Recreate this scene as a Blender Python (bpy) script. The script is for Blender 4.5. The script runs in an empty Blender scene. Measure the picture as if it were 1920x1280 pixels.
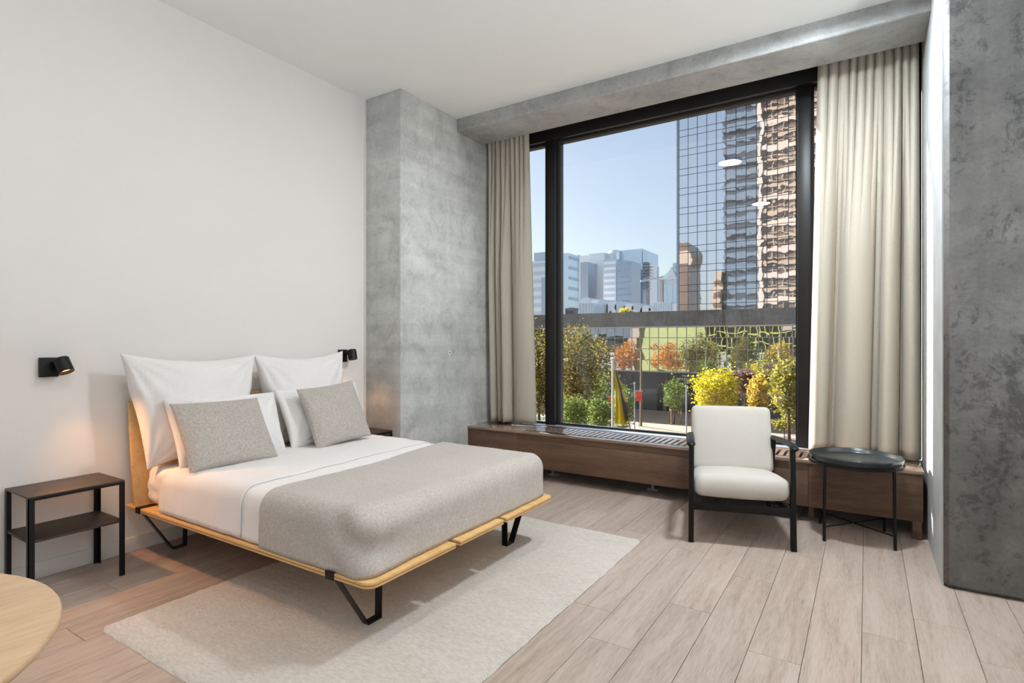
import bpy, bmesh, math, random
from mathutils import Vector, Matrix, noise

random.seed(7)
SC = bpy.context.scene
COL = SC.collection
PI = math.pi

# ------------------------------------------------------------------ camera
cam_data = bpy.data.cameras.new('camera')
cam = bpy.data.objects.new('camera', cam_data)
COL.objects.link(cam)
cam_data.sensor_width = 36.0
cam_data.lens = 36.0 * 1042.7 / 1920.0
cam_data.shift_y = 1.0 / 1920.0
cam_data.clip_start = 0.05
cam_data.clip_end = 4000
CAM_H = 1.25
cam.location = (0, 0, CAM_H)
cam.rotation_euler = (PI / 2, 0, math.radians(32.51))
SC.camera = cam

# ------------------------------------------------------------------ view + exposure
SC.view_settings.view_transform = 'Standard'
SC.view_settings.look = 'None'
SC.view_settings.exposure = 0.0
SC.view_settings.gamma = 1.0
SC.view_settings.use_curve_mapping = False
SC.cycles.max_bounces = 10
SC.cycles.diffuse_bounces = 5
SC.cycles.glossy_bounces = 4
SC.cycles.transparent_max_bounces = 24
SC.cycles.sample_clamp_indirect = 6.0
SC.cycles.caustics_reflective = False
SC.cycles.caustics_refractive = False


def lin(r, g, b):
    def f(c):
        c /= 255.0
        return c / 12.92 if c <= 0.04045 else ((c + 0.055) / 1.055) ** 2.4
    return (f(r), f(g), f(b), 1.0)


# ------------------------------------------------------------------ sky
SUN_AZ = -math.atan2(1.0, 0.335)          # sun stands to the left of the window
world = bpy.data.worlds.new('sky')
SC.world = world
world.use_nodes = True
wt = world.node_tree
wt.nodes.clear()
w_out = wt.nodes.new('ShaderNodeOutputWorld')
w_bg = wt.nodes.new('ShaderNodeBackground')
w_sky = wt.nodes.new('ShaderNodeTexSky')
w_sky.sky_type = 'NISHITA'
w_sky.sun_disc = False
w_sky.sun_elevation = math.radians(20.5)
w_sky.sun_rotation = SUN_AZ
w_sky.air_density = 1.0
w_sky.dust_density = 1.6
w_sky.ozone_density = 1.0
w_mix = wt.nodes.new('ShaderNodeMix')          # clear sky veiled by an even pale haze
w_mix.data_type = 'RGBA'
w_mix.inputs[0].default_value = 0.36
w_mix.inputs[7].default_value = (4.1, 4.75, 5.7, 1)
wt.links.new(w_sky.outputs['Color'], w_mix.inputs[6])
wt.links.new(w_mix.outputs[2], w_bg.inputs['Color'])
wt.links.new(w_bg.outputs[0], w_out.inputs['Surface'])
w_bg.inputs['Strength'].default_value = 0.182

# ------------------------------------------------------------------ sun (low, from the left outside the window)
sun_data = bpy.data.lights.new('sun', 'SUN')
sun_data.energy = 27.0
sun_data.angle = math.radians(0.55)
sun_data.color = (1.0, 0.95, 0.88)
sun = bpy.data.objects.new('sun', sun_data)
COL.objects.link(sun)
sun.location = (-30, 18, 20)
sun.rotation_euler = Vector((1.0, -0.335, -0.395)).to_track_quat('-Z', 'Y').to_euler()

LAMP_STRENGTH = 70.0      # two warm ceiling discs
LAMP_COLOR = (1.0, 0.86, 0.72, 1)
FILL_LAMP_STRENGTH = 530.0  # added unseen ceiling disc by the window, stands in for daylight
FILL_LAMP_COLOR = (0.82, 0.925, 1.0, 1)
FILL_UPLIGHT_STRENGTH = 610.0  # added unseen fill uplights, bounced off the white ceiling
FILL_UPLIGHT_COLOR = (0.79, 0.905, 1.0, 1)
WALL_LAMP_W = 27.0
WALL_LAMP_COLOR = (1.0, 0.47, 0.17)


# ================================================================== helpers
def new_obj(name, me, parent=None, loc=None):
    o = bpy.data.objects.new(name, me)
    COL.objects.link(o)
    if parent is not None:
        o.parent = parent
    if loc is not None:
        o.location = loc
    return o


def tag(o, label=None, cat=None, group=None, kind=None):
    if label:
        o['label'] = label
    if cat:
        o['category'] = cat
    if group:
        o['group'] = group
    if kind:
        o['kind'] = kind
    return o


def thing(name, label, cat, loc=(0, 0, 0), rz=0.0, group=None, kind=None):
    o = bpy.data.objects.new(name, None)
    COL.objects.link(o)
    o.empty_display_size = 0.1
    o.location = loc
    o.rotation_euler = (0, 0, rz)
    return tag(o, label, cat, group, kind)


class G:
    """collects geometry, builds one mesh object"""

    def __init__(self):
        self.v = []
        self.f = []

    def add(self, verts, faces):
        n = len(self.v)
        self.v += [tuple(p) for p in verts]
        self.f += [tuple(i + n for i in f) for f in faces]
        return self

    def box(self, x0, x1, y0, y1, z0, z1):
        return self.add([(x0, y0, z0), (x1, y0, z0), (x1, y1, z0), (x0, y1, z0),
                         (x0, y0, z1), (x1, y0, z1), (x1, y1, z1), (x0, y1, z1)],
                        [(0, 3, 2, 1), (4, 5, 6, 7), (0, 1, 5, 4), (1, 2, 6, 5), (2, 3, 7, 6), (3, 0, 4, 7)])

    def obox(self, c, ax, ay, az, sx, sy, sz):
        c = Vector(c)
        ax, ay, az = Vector(ax) * sx / 2, Vector(ay) * sy / 2, Vector(az) * sz / 2
        vs = [c + ax * i + ay * j + az * k for k in (-1, 1) for (i, j) in ((-1, -1), (1, -1), (1, 1), (-1, 1))]
        return self.add(vs, [(0, 3, 2, 1), (4, 5, 6, 7), (0, 1, 5, 4), (1, 2, 6, 5), (2, 3, 7, 6), (3, 0, 4, 7)])

    def prism(self, pts, z0, z1):
        n = len(pts)
        vs = [(p[0], p[1], z0) for p in pts] + [(p[0], p[1], z1) for p in pts]
        fs = [tuple(range(n - 1, -1, -1)), tuple(range(n, 2 * n))]
        fs += [(i, (i + 1) % n, n + (i + 1) % n, n + i) for i in range(n)]
        return self.add(vs, fs)

    def tube(self, path, r, n=10, cap=True):
        path = [Vector(p) for p in path]
        rs = r if isinstance(r, (list, tuple)) else [r] * len(path)
        rings = []
        prev = None
        for i, p in enumerate(path):
            if i == 0:
                t = path[1] - p
            elif i == len(path) - 1:
                t = p - path[i - 1]
            else:
                t = (path[i + 1] - p).normalized() + (p - path[i - 1]).normalized()
            t.normalize()
            if prev is None:
                a = Vector((0, 0, 1)) if abs(t.z) < 0.9 else Vector((1, 0, 0))
                u = t.cross(a).normalized()
            else:
                u = (prev - t * prev.dot(t)).normalized()
            prev = u
            w = t.cross(u)
            rings.append([p + (u * math.cos(2 * PI * k / n) + w * math.sin(2 * PI * k / n)) * rs[i] for k in range(n)])
        vs = [q for ring in rings for q in ring]
        fs = []
        for i in range(len(path) - 1):
            for k in range(n):
                a, b = i * n + k, i * n + (k + 1) % n
                fs.append((a, b, b + n, a + n))
        if cap:
            fs.append(tuple(range(n - 1, -1, -1)))
            m = (len(path) - 1) * n
            fs.append(tuple(range(m, m + n)))
        return self.add(vs, fs)

    def lathe(self, prof, n=40, c=(0, 0, 0), close=False):
        vs = []
        for (r, z) in prof:
            for k in range(n):
                a = 2 * PI * k / n
                vs.append((c[0] + r * math.cos(a), c[1] + r * math.sin(a), c[2] + z))
        fs = []
        m = len(prof)
        for i in range(m - 1 + (1 if close else 0)):
            for k in range(n):
                a, b = i * n + k, i * n + (k + 1) % n
                j = (i + 1) % m
                fs.append((a, b, j * n + (k + 1) % n, j * n + k))
        if not close:
            fs.append(tuple(range(n - 1, -1, -1)))
            fs.append(tuple(range((m - 1) * n, m * n)))
        return self.add(vs, fs)

    def shift(self, d):
        d = Vector(d)
        self.v = [tuple(Vector(p) + d) for p in self.v]
        return self

    def build(self, name, mat, parent=None, smooth=False, bevel=0.0, seg=2, loc=None, angle=40, rel=False):
        """rel: coordinates are world coordinates, parent is an unrotated empty"""
        if rel and parent is not None:
            d = -Vector(parent.location)
            self.shift(d)
        me = bpy.data.meshes.new(name)
        me.from_pydata(self.v, [], self.f)
        me.update()
        bm = bmesh.new()
        bm.from_mesh(me)
        bmesh.ops.recalc_face_normals(bm, faces=bm.faces)
        if bevel > 0:
            es = [e for e in bm.edges if len(e.link_faces) == 2 and e.calc_face_angle(0) > math.radians(30)]
            bmesh.ops.bevel(bm, geom=es, offset=bevel, segments=seg, affect='EDGES', profile=0.5, clamp_overlap=True)
        bm.to_mesh(me)
        bm.free()
        if mat is not None:
            me.materials.append(mat)
        if smooth or bevel > 0:
            for p in me.polygons:
                p.use_smooth = True
            me.set_sharp_from_angle(angle=math.radians(angle))
        return new_obj(name, me, parent, loc)


def copy_tree(o, parent=None):
    c = o.copy()
    COL.objects.link(c)
    if parent is not None:
        c.parent = parent
    for ch in list(o.children):
        copy_tree(ch, c)
    return c


def fbm(p, s, oct_=3):
    v, a, t = 0.0, 1.0, 0.0
    q = Vector(p) * s
    for _ in range(oct_):
        v += a * noise.noise(q)
        t += a
        a *= 0.5
        q = q * 2.03
    return v / t


# ================================================================== materials
class NT:
    def __init__(self, name):
        self.m = bpy.data.materials.new(name)
        self.m.use_nodes = True
        self.t = self.m.node_tree
        self.b = self.t.nodes['Principled BSDF']
        self.out = self.t.nodes['Material Output']

    def n(self, typ, **kw):
        nd = self.t.nodes.new('ShaderNode' + typ)
        for k, v in kw.items():
            if hasattr(nd, k):
                setattr(nd, k, v)
            else:
                nd.inputs[k].default_value = v
        return nd

    def l(self, a, b):
        self.t.links.new(a, b)

    def coord(self, scale=(1, 1, 1), kind='Object', rnd=False, rot=(0, 0, 0)):
        tc = self.n('TexCoord')
        mp = self.n('Mapping')
        mp.inputs['Scale'].default_value = scale
        mp.inputs['Rotation'].default_value = rot
        self.l(tc.outputs[kind], mp.inputs['Vector'])
        if rnd:
            oi = self.n('ObjectInfo')
            mul = self.n('Math', operation='MULTIPLY')
            mul.inputs[1].default_value = 57.0
            self.l(oi.outputs['Random'], mul.inputs[0])
            self.l(mul.outputs[0], mp.inputs['Location'])
        return mp.outputs['Vector']

    def noise(self, vec, scale=5.0, detail=4.0, rough=0.5, dist=0.0):
        nd = self.n('TexNoise')
        nd.inputs['Scale'].default_value = scale
        nd.inputs['Detail'].default_value = detail
        nd.inputs['Roughness'].default_value = rough
        nd.inputs['Distortion'].default_value = dist
        self.l(vec, nd.inputs['Vector'])
        return nd.outputs['Fac']

    def ramp(self, fac, stops):
        r = self.n('ValToRGB')
        els = r.color_ramp.elements
        els[0].position, els[0].color = stops[0]
        els[1].position, els[1].color = stops[-1]
        for p, c in stops[1:-1]:
            e = els.new(p)
            e.color = c
        self.l(fac, r.inputs['Fac'])
        return r.outputs['Color']

    def mix(self, fac, a, b, mode='MIX'):
        m = self.n('Mix', data_type='RGBA', blend_type=mode)
        if isinstance(fac, (int, float)):
            m.inputs[0].default_value = fac
        else:
            self.l(fac, m.inputs[0])
        for s, v in ((6, a), (7, b)):
            if isinstance(v, (tuple, list)):
                m.inputs[s].default_value = v
            else:
                self.l(v, m.inputs[s])
        return m.outputs[2]

    def bump(self, h, strength=0.3, dist=0.01):
        b = self.n('Bump')
        b.inputs['Strength'].default_value = strength
        b.inputs['Distance'].default_value = dist
        self.l(h, b.inputs['Height'])
        self.l(b.outputs['Normal'], self.b.inputs['Normal'])
        return b

    def set(self, color=None, rough=None, metal=None, spec=None):
        if color is not None:
            if isinstance(color, (tuple, list)):
                self.b.inputs['Base Color'].default_value = color
            else:
                self.l(color, self.b.inputs['Base Color'])
        if rough is not None:
            self.b.inputs['Roughness'].default_value = rough
        if metal is not None:
            self.b.inputs['Metallic'].default_value = metal
        if spec is not None:
            self.b.inputs['Specular IOR Level'].default_value = spec
        return self.m


def g(v):
    return (v, v, v, 1)


def plain(name, col, rough=0.6, metal=0.0, var=0.06, scale=8.0, bump=0.0, bscale=200.0, spec=0.5):
    t = NT(name)
    vec = t.coord()
    f = t.noise(vec, scale, 5)
    lo = tuple(c * (1 - var) for c in col[:3]) + (1,)
    hi = tuple(min(1, c * (1 + var)) for c in col[:3]) + (1,)
    t.set(t.ramp(f, [(0.3, lo), (0.7, hi)]), rough, metal, spec)
    if bump:
        t.bump(t.noise(vec, bscale, 3), bump, 0.002)
    return t.m


M = {}
M['wall'] = plain('white_wall_paint', lin(233, 229, 225), 0.85, var=0.012, scale=1.5, bump=0.05, bscale=300, spec=0.2)
M['ceiling'] = plain('white_ceiling_paint', lin(232, 232, 228), 0.9, var=0.01, scale=1.5, spec=0.2)
M['baseboard'] = plain('painted_baseboard', lin(228, 224, 220), 0.5, var=0.01)
M['black_metal'] = plain('black_powder_coat', lin(11, 11, 12), 0.42, var=0.15, bump=0.05, bscale=600, spec=0.3)
M['black_wood'] = plain('black_stained_wood', lin(9, 8, 8), 0.45, var=0.2, spec=0.25)
M['frame'] = plain('dark_anodised_frame', lin(34, 32, 31), 0.4, metal=0.2, var=0.08, spec=0.35)
M['ledge'] = plain('grey_sill_metal', lin(196, 202, 212), 0.3, metal=0.4, var=0.03)
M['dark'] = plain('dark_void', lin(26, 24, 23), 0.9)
M['foot'] = plain('light_plastic_foot', lin(200, 200, 200), 0.5)
M['nightstand'] = plain('dark_brown_metal', lin(48, 37, 32), 0.5, var=0.1, bump=0.06, bscale=500)
M['ns_leg'] = plain('black_brown_metal', lin(13, 11, 10), 0.42, var=0.1, spec=0.3)


def concrete(name, base, streak=0.25, dark=0.6, stain=0.0):
    t = NT(name)
    v = t.coord((1, 1, 1))
    v2 = t.coord((5.0, 5.0, 0.7))
    v3 = t.coord((0.35, 0.35, 7.0))
    big = t.noise(v, 0.9, 7, 0.62, 0.4)
    mid = t.noise(v, 4.5, 10, 0.72, 0.5)
    fine = t.noise(v, 55.0, 6, 0.75)
    st = t.noise(v2, 1.6, 6, 0.65)
    brd = t.noise(v3, 1.5, 3, 0.5)
    c0 = tuple(c * dark for c in base[:3]) + (1,)
    c1 = tuple(min(1, c * 1.20) for c in base[:3]) + (1,)
    a = t.ramp(big, [(0.34, c0), (0.5, base), (0.66, c1)])
    b = t.ramp(mid, [(0.34, g(0.55)), (0.48, g(0.92)), (0.66, g(1.15))])
    c = t.mix(0.6, a, b, 'MULTIPLY')
    d = t.ramp(st, [(0.3, g(0.6)), (0.55, g(1.0)), (0.75, g(1.1))])
    c = t.mix(streak, c, d, 'MULTIPLY')
    e = t.ramp(fine, [(0.32, g(0.72)), (0.5, g(1.0)), (0.7, g(1.08))])
    c = t.mix(0.6, c, e, 'MULTIPLY')
    f = t.ramp(brd, [(0.40, g(0.86)), (0.5, g(1.0)), (0.6, g(1.06))])
    c = t.mix(0.5, c, f, 'MULTIPLY')
    vo = t.n('TexVoronoi')
    vo.inputs['Scale'].default_value = 9.0
    t.l(v, vo.inputs['Vector'])
    pore = t.ramp(vo.outputs['Distance'], [(0.02, g(0.45)), (0.06, g(1.0))])
    c = t.mix(0.5, c, pore, 'MULTIPLY')
    if stain:
        s1 = t.noise(t.coord((2.2, 2.2, 0.9)), 1.4, 8, 0.7, 1.2)
        s2 = t.noise(v, 14.0, 8, 0.8, 0.8)
        ml = t.n('Math', operation='MULTIPLY')
        t.l(s1, ml.inputs[0])
        t.l(s2, ml.inputs[1])
        sc_ = t.ramp(ml.outputs[0], [(0.27, g(1.0)), (0.33, g(0.42))])
        c = t.mix(stain, c, sc_, 'MULTIPLY')
    t.set(c, 0.62, spec=0.35)
    add = t.n('Math', operation='ADD')
    t.l(mid, add.inputs[0])
    t.l(fine, add.inputs[1])
    t.bump(add.outputs[0], 0.15, 0.006)
    return t.m


M['concrete'] = concrete('board_cast_concrete', lin(194, 195, 192), 0.25, 0.84)
M['concrete_beam'] = concrete('beam_concrete', lin(166, 165, 162), 0.2, 0.8)
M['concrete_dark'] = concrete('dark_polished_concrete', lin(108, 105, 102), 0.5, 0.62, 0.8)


def wood(name, stops, scale=(1, 1, 1), rough=0.45, rnd=True, ring=2.0, tone=0.18, bump=0.06, spec=0.4):
    """grain runs along local X when scale[0] is small"""
    t = NT(name)
    v = t.coord(scale, rnd=rnd)
    a = t.noise(v, ring, 6, 0.6, 0.6)
    fine = t.noise(v, ring * 9, 5, 0.65)
    m = t.n('Math', operation='MULTIPLY')
    t.l(fine, m.inputs[0])
    m.inputs[1].default_value = 0.45
    ad = t.n('Math', operation='MULTIPLY_ADD')
    t.l(a, ad.inputs[0])
    ad.inputs[1].default_value = 0.55
    t.l(m.outputs[0], ad.inputs[2])
    c = t.ramp(ad.outputs[0], stops)
    if tone:
        oi = t.n('ObjectInfo')
        r = t.ramp(oi.outputs['Random'], [(0.0, g(1 - tone)), (1.0, g(1 + tone * 0.5))])
        c = t.mix(1.0, c, r, 'MULTIPLY')
    t.set(c, rough, spec=spec)
    t.bump(ad.outputs[0], bump, 0.004)
    return t.m


M['plank'] = wood('oak_floor_plank', [(0.30, lin(136, 117, 104)), (0.44, lin(168, 149, 136)), (0.58, lin(184, 166, 153)), (0.74, lin(193, 177, 165))],
                  (9.0, 0.7, 9.0), 0.42, ring=2.2, tone=0.10)
M['walnut'] = wood('walnut_veneer', [(0.3, lin(74, 54, 42)), (0.5, lin(104, 78, 61)), (0.7, lin(122, 94, 75))], (0.8, 9.0, 9.0), 0.5, rnd=True, ring=2.0, tone=0.06)
M['sill'] = wood('sill_veneer', [(0.3, lin(112, 90, 75)), (0.5, lin(142, 117, 99)), (0.7, lin(160, 135, 116))], (0.8, 9.0, 9.0), 0.10, rnd=False, ring=2.0, tone=0.0, bump=0.005, spec=0.9)
M['sill'].node_tree.nodes['Principled BSDF'].inputs['Coat Weight'].default_value = 1.0
M['sill'].node_tree.nodes['Principled BSDF'].inputs['Coat Roughness'].default_value = 0.12
M['birch'] = wood('birch_ply_face', [(0.3, lin(196, 150, 92)), (0.5, lin(218, 176, 118)), (0.7, lin(228, 190, 136))], (0.8, 6.0, 6.0), 0.38, rnd=True, ring=2.0, tone=0.05, bump=0.02)
M['table_oak'] = wood('oak_table_top', [(0.3, lin(172, 136, 102)), (0.5, lin(202, 168, 132)), (0.7, lin(214, 182, 148))], (6.0, 0.6, 6.0), 0.4, rnd=False, ring=2.4, tone=0.0, bump=0.02)
M['ply_edge'] = plain('ply_edge', lin(178, 134, 84), 0.6, var=0.15, scale=40)


def fabric(name, col, var=0.1, scale=90.0, weave=700.0, bump=0.25, rough=0.95, trans=0.0, big=0.05, stretch=(1, 1, 1), bdist=0.002):
    t = NT(name)
    v = t.coord(stretch)
    f = t.noise(v, scale, 5, 0.7)
    lo = tuple(c * (1 - var) for c in col[:3]) + (1,)
    hi = tuple(min(1, c * (1 + var)) for c in col[:3]) + (1,)
    c = t.ramp(f, [(0.3, lo), (0.7, hi)])
    if big:
        b = t.noise(v, 3.0, 3)
        c = t.mix(1.0, c, t.ramp(b, [(0.3, g(1 - big)), (0.7, g(1.0))]), 'MULTIPLY')
    t.set(c, rough, spec=0.1)
    t.b.inputs['Sheen Weight'].default_value = 0.15
    t.bump(t.noise(v, weave, 3, 0.7), bump, bdist)
    if trans > 0:
        tr = t.n('BsdfTranslucent')
        t.l(c, tr.inputs['Color'])
        mx = t.n('MixShader')
        mx.inputs[0].default_value = trans
        t.l(t.b.outputs[0], mx.inputs[1])
        t.l(tr.outputs[0], mx.inputs[2])
        t.l(mx.outputs[0], t.out.inputs['Surface'])
    return t.m


M['cotton'] = fabric('white_cotton', lin(236, 232, 230), 0.02, 60, 400, 0.08, big=0.02)
M['linen'] = fabric('greige_linen', lin(181, 173, 164), 0.26, 95, 300, 0.7, stretch=(1, 1.0, 1.0))
M['throw'] = fabric('taupe_wool_throw', lin(188, 179, 171), 0.20, 90, 300, 0.7, big=0.06)
M['curtain'] = fabric('beige_curtain', lin(200, 191, 176), 0.03, 60, 600, 0.1, trans=0.28, big=0.02)
M['chair_fabric'] = fabric('cream_chair_fabric', lin(196, 189, 180), 0.06, 150, 600, 0.4, big=0.02)
M['rug'] = fabric('greige_rug_pile', lin(214, 204, 194), 0.16, 60, 110, 0.8, big=0.08, stretch=(0.6, 1.6, 1), bdist=0.010)


def emis(name, col, s):
    t = NT(name)
    t.set(col, 0.5)
    t.b.inputs['Emission Color'].default_value = col
    t.b.inputs['Emission Strength'].default_value = s
    return t.m


M['lamp_glow'] = emis('lamp_diffuser', LAMP_COLOR, LAMP_STRENGTH)
M['lamp_glow_fill'] = emis('fill_lamp_diffuser', FILL_LAMP_COLOR, FILL_LAMP_STRENGTH)
M['fill_uplight_glow'] = emis('fill_uplight_diffuser', FILL_UPLIGHT_COLOR, FILL_UPLIGHT_STRENGTH)
M['bulb'] = emis('bulb_glow', WALL_LAMP_COLOR + (1,), 6.0)


def glass(name, tint, k=1.0):
    t = NT(name)
    t.t.nodes.remove(t.b)
    tr = t.n('BsdfTransparent')
    tr.inputs['Color'].default_value = tint
    gl = t.n('BsdfGlossy')
    gl.inputs['Roughness'].default_value = 0.0
    gl.inputs['Color'].default_value = (1, 1, 1, 1)
    lw = t.n('LayerWeight')
    lw.inputs['Blend'].default_value = 0.5
    pw = t.n('Math', operation='POWER')
    pw.inputs[1].default_value = 5.0
    t.l(lw.outputs['Facing'], pw.inputs[0])
    mu = t.n('Math', operation='MULTIPLY_ADD')
    mu.inputs[1].default_value = 0.9 * k
    mu.inputs[2].default_value = 0.04 * k
    t.l(pw.outputs[0], mu.inputs[0])
    mx = t.n('MixShader')
    t.l(mu.outputs[0], mx.inputs[0])
    t.l(tr.outputs[0], mx.inputs[1])
    t.l(gl.outputs[0], mx.inputs[2])
    t.l(mx.outputs[0], t.out.inputs['Surface'])
    return t.m


M['glass'] = glass('window_glass', (0.97, 0.98, 0.985, 1))

# ================================================================== room shell
XW, XR, YB, ZC = -3.705, 2.6, -4.0, 3.367        # left wall, right wall, rear wall, ceiling
COLX, COLY = -3.279, 3.414                        # left column: side face, front face
PX, PY = 0.333, 3.567                             # right pillar: side face, front face
YG = 4.92                                         # glass plane
YO = 5.06                                         # outer face of the building

sub = G().box(XW - 0.2, XR + 0.2, YB - 0.2, YO, -0.30, -0.012)
floor = sub.build('floor', M['dark'])
tag(floor, 'wide pale oak plank floor running towards the window', None, None, 'structure')

PW, PL, GAP = 0.1955, 1.232, 0.0016
offs = {-1: 2.418, 0: 2.165, 1: 2.652, 2: 3.15, 3: 2.416, 4: 3.394, 5: 2.834, 6: 3.096}
plank_mesh = {}


def plank_me(w, l):
    key = (round(w, 3), round(l, 3))
    if key not in plank_mesh:
        o = G().box(-w / 2, w / 2, -l / 2, l / 2, -0.012, 0).build('plank', M['plank'], bevel=0.0012, seg=1)
        plank_mesh[key] = o.data
        bpy.data.objects.remove(o)
    return plank_mesh[key]


k0 = int(math.floor((XW + 0.994) / PW)) - 1
k1 = int(math.ceil((XR + 0.994) / PW)) + 1
for k in range(k0, k1):
    xa = max(XW, -0.994 + PW * k) + GAP / 2
    xb = min(XR, -0.994 + PW * (k + 1)) - GAP / 2
    if xb - xa < 0.02:
        continue
    ref = offs.get(k, 2.0 + PL * ((k * 0.381) % 1.0))
    j0 = int(math.floor((YB - ref) / PL)) - 1
    for j in range(j0, j0 + 12):
        ya = max(YB, ref + PL * j) + GAP / 2
        yb = min(4.99, ref + PL * (j + 1)) - GAP / 2
        if yb - ya < 0.02:
            continue
        new_obj('plank', plank_me(xb - xa, yb - ya), floor, ((xa + xb) / 2, (ya + yb) / 2, 0))

o = G().box(XW - 0.2, XR + 0.2, YB - 0.2, 4.58, ZC, ZC + 0.25).build('ceiling', M['ceiling'])
tag(o, 'smooth white painted ceiling above the bed', None, None, 'structure')
o = G().box(XW - 0.2, XW, YB - 0.2, 5.0, 0, ZC).build('wall_left', M['wall'])
tag(o, 'plain white wall behind the bed headboard', None, None, 'structure')
o = G().box(XW, -2.9, YB - 0.2, YB, 0, ZC).box(1.9, XR + 0.2, YB - 0.2, YB, 0, ZC).box(-2.9, 1.9, YB - 0.2, YB, 3.1, ZC).box(-2.9, 1.9, YB - 0.2, YB, 0, 0.4).build('wall_rear', M['wall'])
tag(o, 'plain white wall behind the camera', None, None, 'structure')
o = G().box(XR, XR + 0.2, YB, PY, 0, ZC).build('wall_right', M['wall'])
tag(o, 'plain white wall at the right end', None, None, 'structure')
o = G().box(XW, XW + 0.012, YB, COLY, 0, 0.085).build('baseboard_left', M['baseboard'], bevel=0.003)
tag(o, 'low white baseboard along the white wall', None, None, 'structure')
o = G().box(XW, XW + 0.018, COLY - 0.014, COLY, 0, ZC).build('trim_1', M['baseboard'])
tag(o, 'thin white joint strip between white wall and concrete column', None, None, 'structure')

# left concrete column
M['pale_ring'] = plain('pale_mortar_plug', lin(205, 205, 200), 0.8)
col = G().box(XW, COLX, COLY, 5.0, 0, ZC).build('concrete_column', M['concrete'], bevel=0.012, seg=2)
tag(col, 'grey concrete column between white wall and window', None, None, 'structure')
hole = G().tube([(COLX - 0.002, 4.06, 1.152), (COLX + 0.0035, 4.06, 1.152)], 0.026, 24).build('tie_hole_ring', M['pale_ring'], col)
G().tube([(COLX + 0.001, 4.06, 1.152), (COLX + 0.0042, 4.06, 1.152)], 0.007, 16).build('tie_hole', M['dark'], col)

# right concrete pillar
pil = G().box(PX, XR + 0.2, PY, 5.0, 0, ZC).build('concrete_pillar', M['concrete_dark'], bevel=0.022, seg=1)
tag(pil, 'dark grey concrete pillar at the right edge', None, None, 'structure')
G().box(PX - 0.006, PX + 0.002, PY + 0.028, 4.98, 0, ZC).build('daylit_side', plain('daylit_concrete', lin(186, 188, 188), 0.7, var=0.10, scale=5), pil)  # same concrete, daylight on this side put into a paler colour
G().box(PX - 0.010, PX - 0.005, 4.12, 4.155, 1.49, 1.53).build('wall_contact', M['foot'], pil, bevel=0.002)

# beam
beam = G().box(COLX, PX, 4.178, 4.58, 3.240, ZC + 0.25).build('concrete_beam', M['concrete_beam'], bevel=0.008, seg=1)
tag(beam, 'grey concrete ceiling beam over the window', None, None, 'structure')
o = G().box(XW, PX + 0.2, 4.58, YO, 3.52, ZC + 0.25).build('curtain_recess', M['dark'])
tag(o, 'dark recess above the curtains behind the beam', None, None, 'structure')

# ------------------------------------------------------------------ window
win = thing('window_1', 'tall black framed window with one wide and two narrow panes', None, (-1.5, YG, 0.43), kind='structure')
YF = 4.85
ZT = 3.25
ZB = 0.43


def wbox(name, x0, x1, y0, y1, z0, z1, m='frame', bev=0.004):
    return G().box(x0, x1, y0, y1, z0, z1).build(name, M[m], win, bevel=bev, rel=True)


MLX0, MLX1 = -2.700, -2.592
MRX0, MRX1 = -0.452, -0.362
wbox('head', COLX, PX, YF, 5.04, ZT, 3.52)
wbox('mullion', MLX0, MLX1, YF, 5.04, ZB, ZT)
wbox('mullion', MRX0, MRX1, YF, 5.04, ZB, ZT)
wbox('jamb', COLX, COLX + 0.07, YF + 0.02, 5.04, ZB, ZT)
wbox('jamb', PX - 0.09, PX, YF + 0.02, 5.04, ZB, ZT)
wbox('sill_rail', COLX, PX, 4.752, 5.06, 0.02, ZB, 'ledge')
for (xa, xb) in ((COLX + 0.07, MLX0), (MLX1, MRX0), (MRX1, PX - 0.09)):
    g_ = G()
    b = 0.018
    g_.box(xa, xa + b, YG - 0.02, YG + 0.02, ZB, ZT).box(xb - b, xb, YG - 0.02, YG + 0.02, ZB, ZT)
    g_.box(xa + b, xb - b, YG - 0.02, YG + 0.02, ZT - b, ZT).box(xa + b, xb - b, YG - 0.02, YG + 0.02, ZB, ZB + b)
    g_.build('glazing_bead', M['dark'], win, rel=True)
    G().box(xa + b, xb - b, YG - 0.001, YG + 0.001, ZB + b, ZT - b).build('pane', M['glass'], win, rel=True)
win2 = thing('fill_window', 'wide black framed window added behind the camera for fill daylight', None, (-0.5, YB - 0.1, 0.4), kind='structure')  # unseen rear window, added to let in soft fill daylight
for (xa, xb, za, zb) in ((-2.9, 1.9, 0.4, 0.47), (-2.9, 1.9, 3.03, 3.1), (-2.9, -2.83, 0.47, 3.03), (1.83, 1.9, 0.47, 3.03), (-0.54, -0.46, 0.47, 3.03)):
    G().box(xa, xb, YB - 0.16, YB - 0.04, za, zb).build('frame_bar', M['frame'], win2, rel=True)
for (xa, xb) in ((-2.83, -0.54), (-0.46, 1.83)):
    G().box(xa, xb, YB - 0.101, YB - 0.099, 0.47, 3.03).build('pane', M['glass'], win2, rel=True)
o = G().box(XW, COLX, 5.0, YO, -0.3, ZC).box(PX, XR, 5.0, YO, -0.3, ZC).build('wall_front', M['concrete_beam'])
tag(o, 'outer concrete wall on both sides of the window', None, None, 'structure')

# ------------------------------------------------------------------ radiator cover under the window
rc = thing('radiator_cover', 'long dark walnut radiator cover with slatted top below the window', 'radiator cover', (-1.5, 4.55, 0))
RX0, RX1 = COLX + 0.004, 0.306
SF, SB, ST = 4.33, 4.75, 0.436


def rbox(name, x0, x1, y0, y1, z0, z1, m, bev=0.002, parent=rc):
    return G().box(x0, x1, y0, y1, z0, z1).build(name, M[m], parent, bevel=bev, rel=(parent is rc), loc=None)


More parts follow.
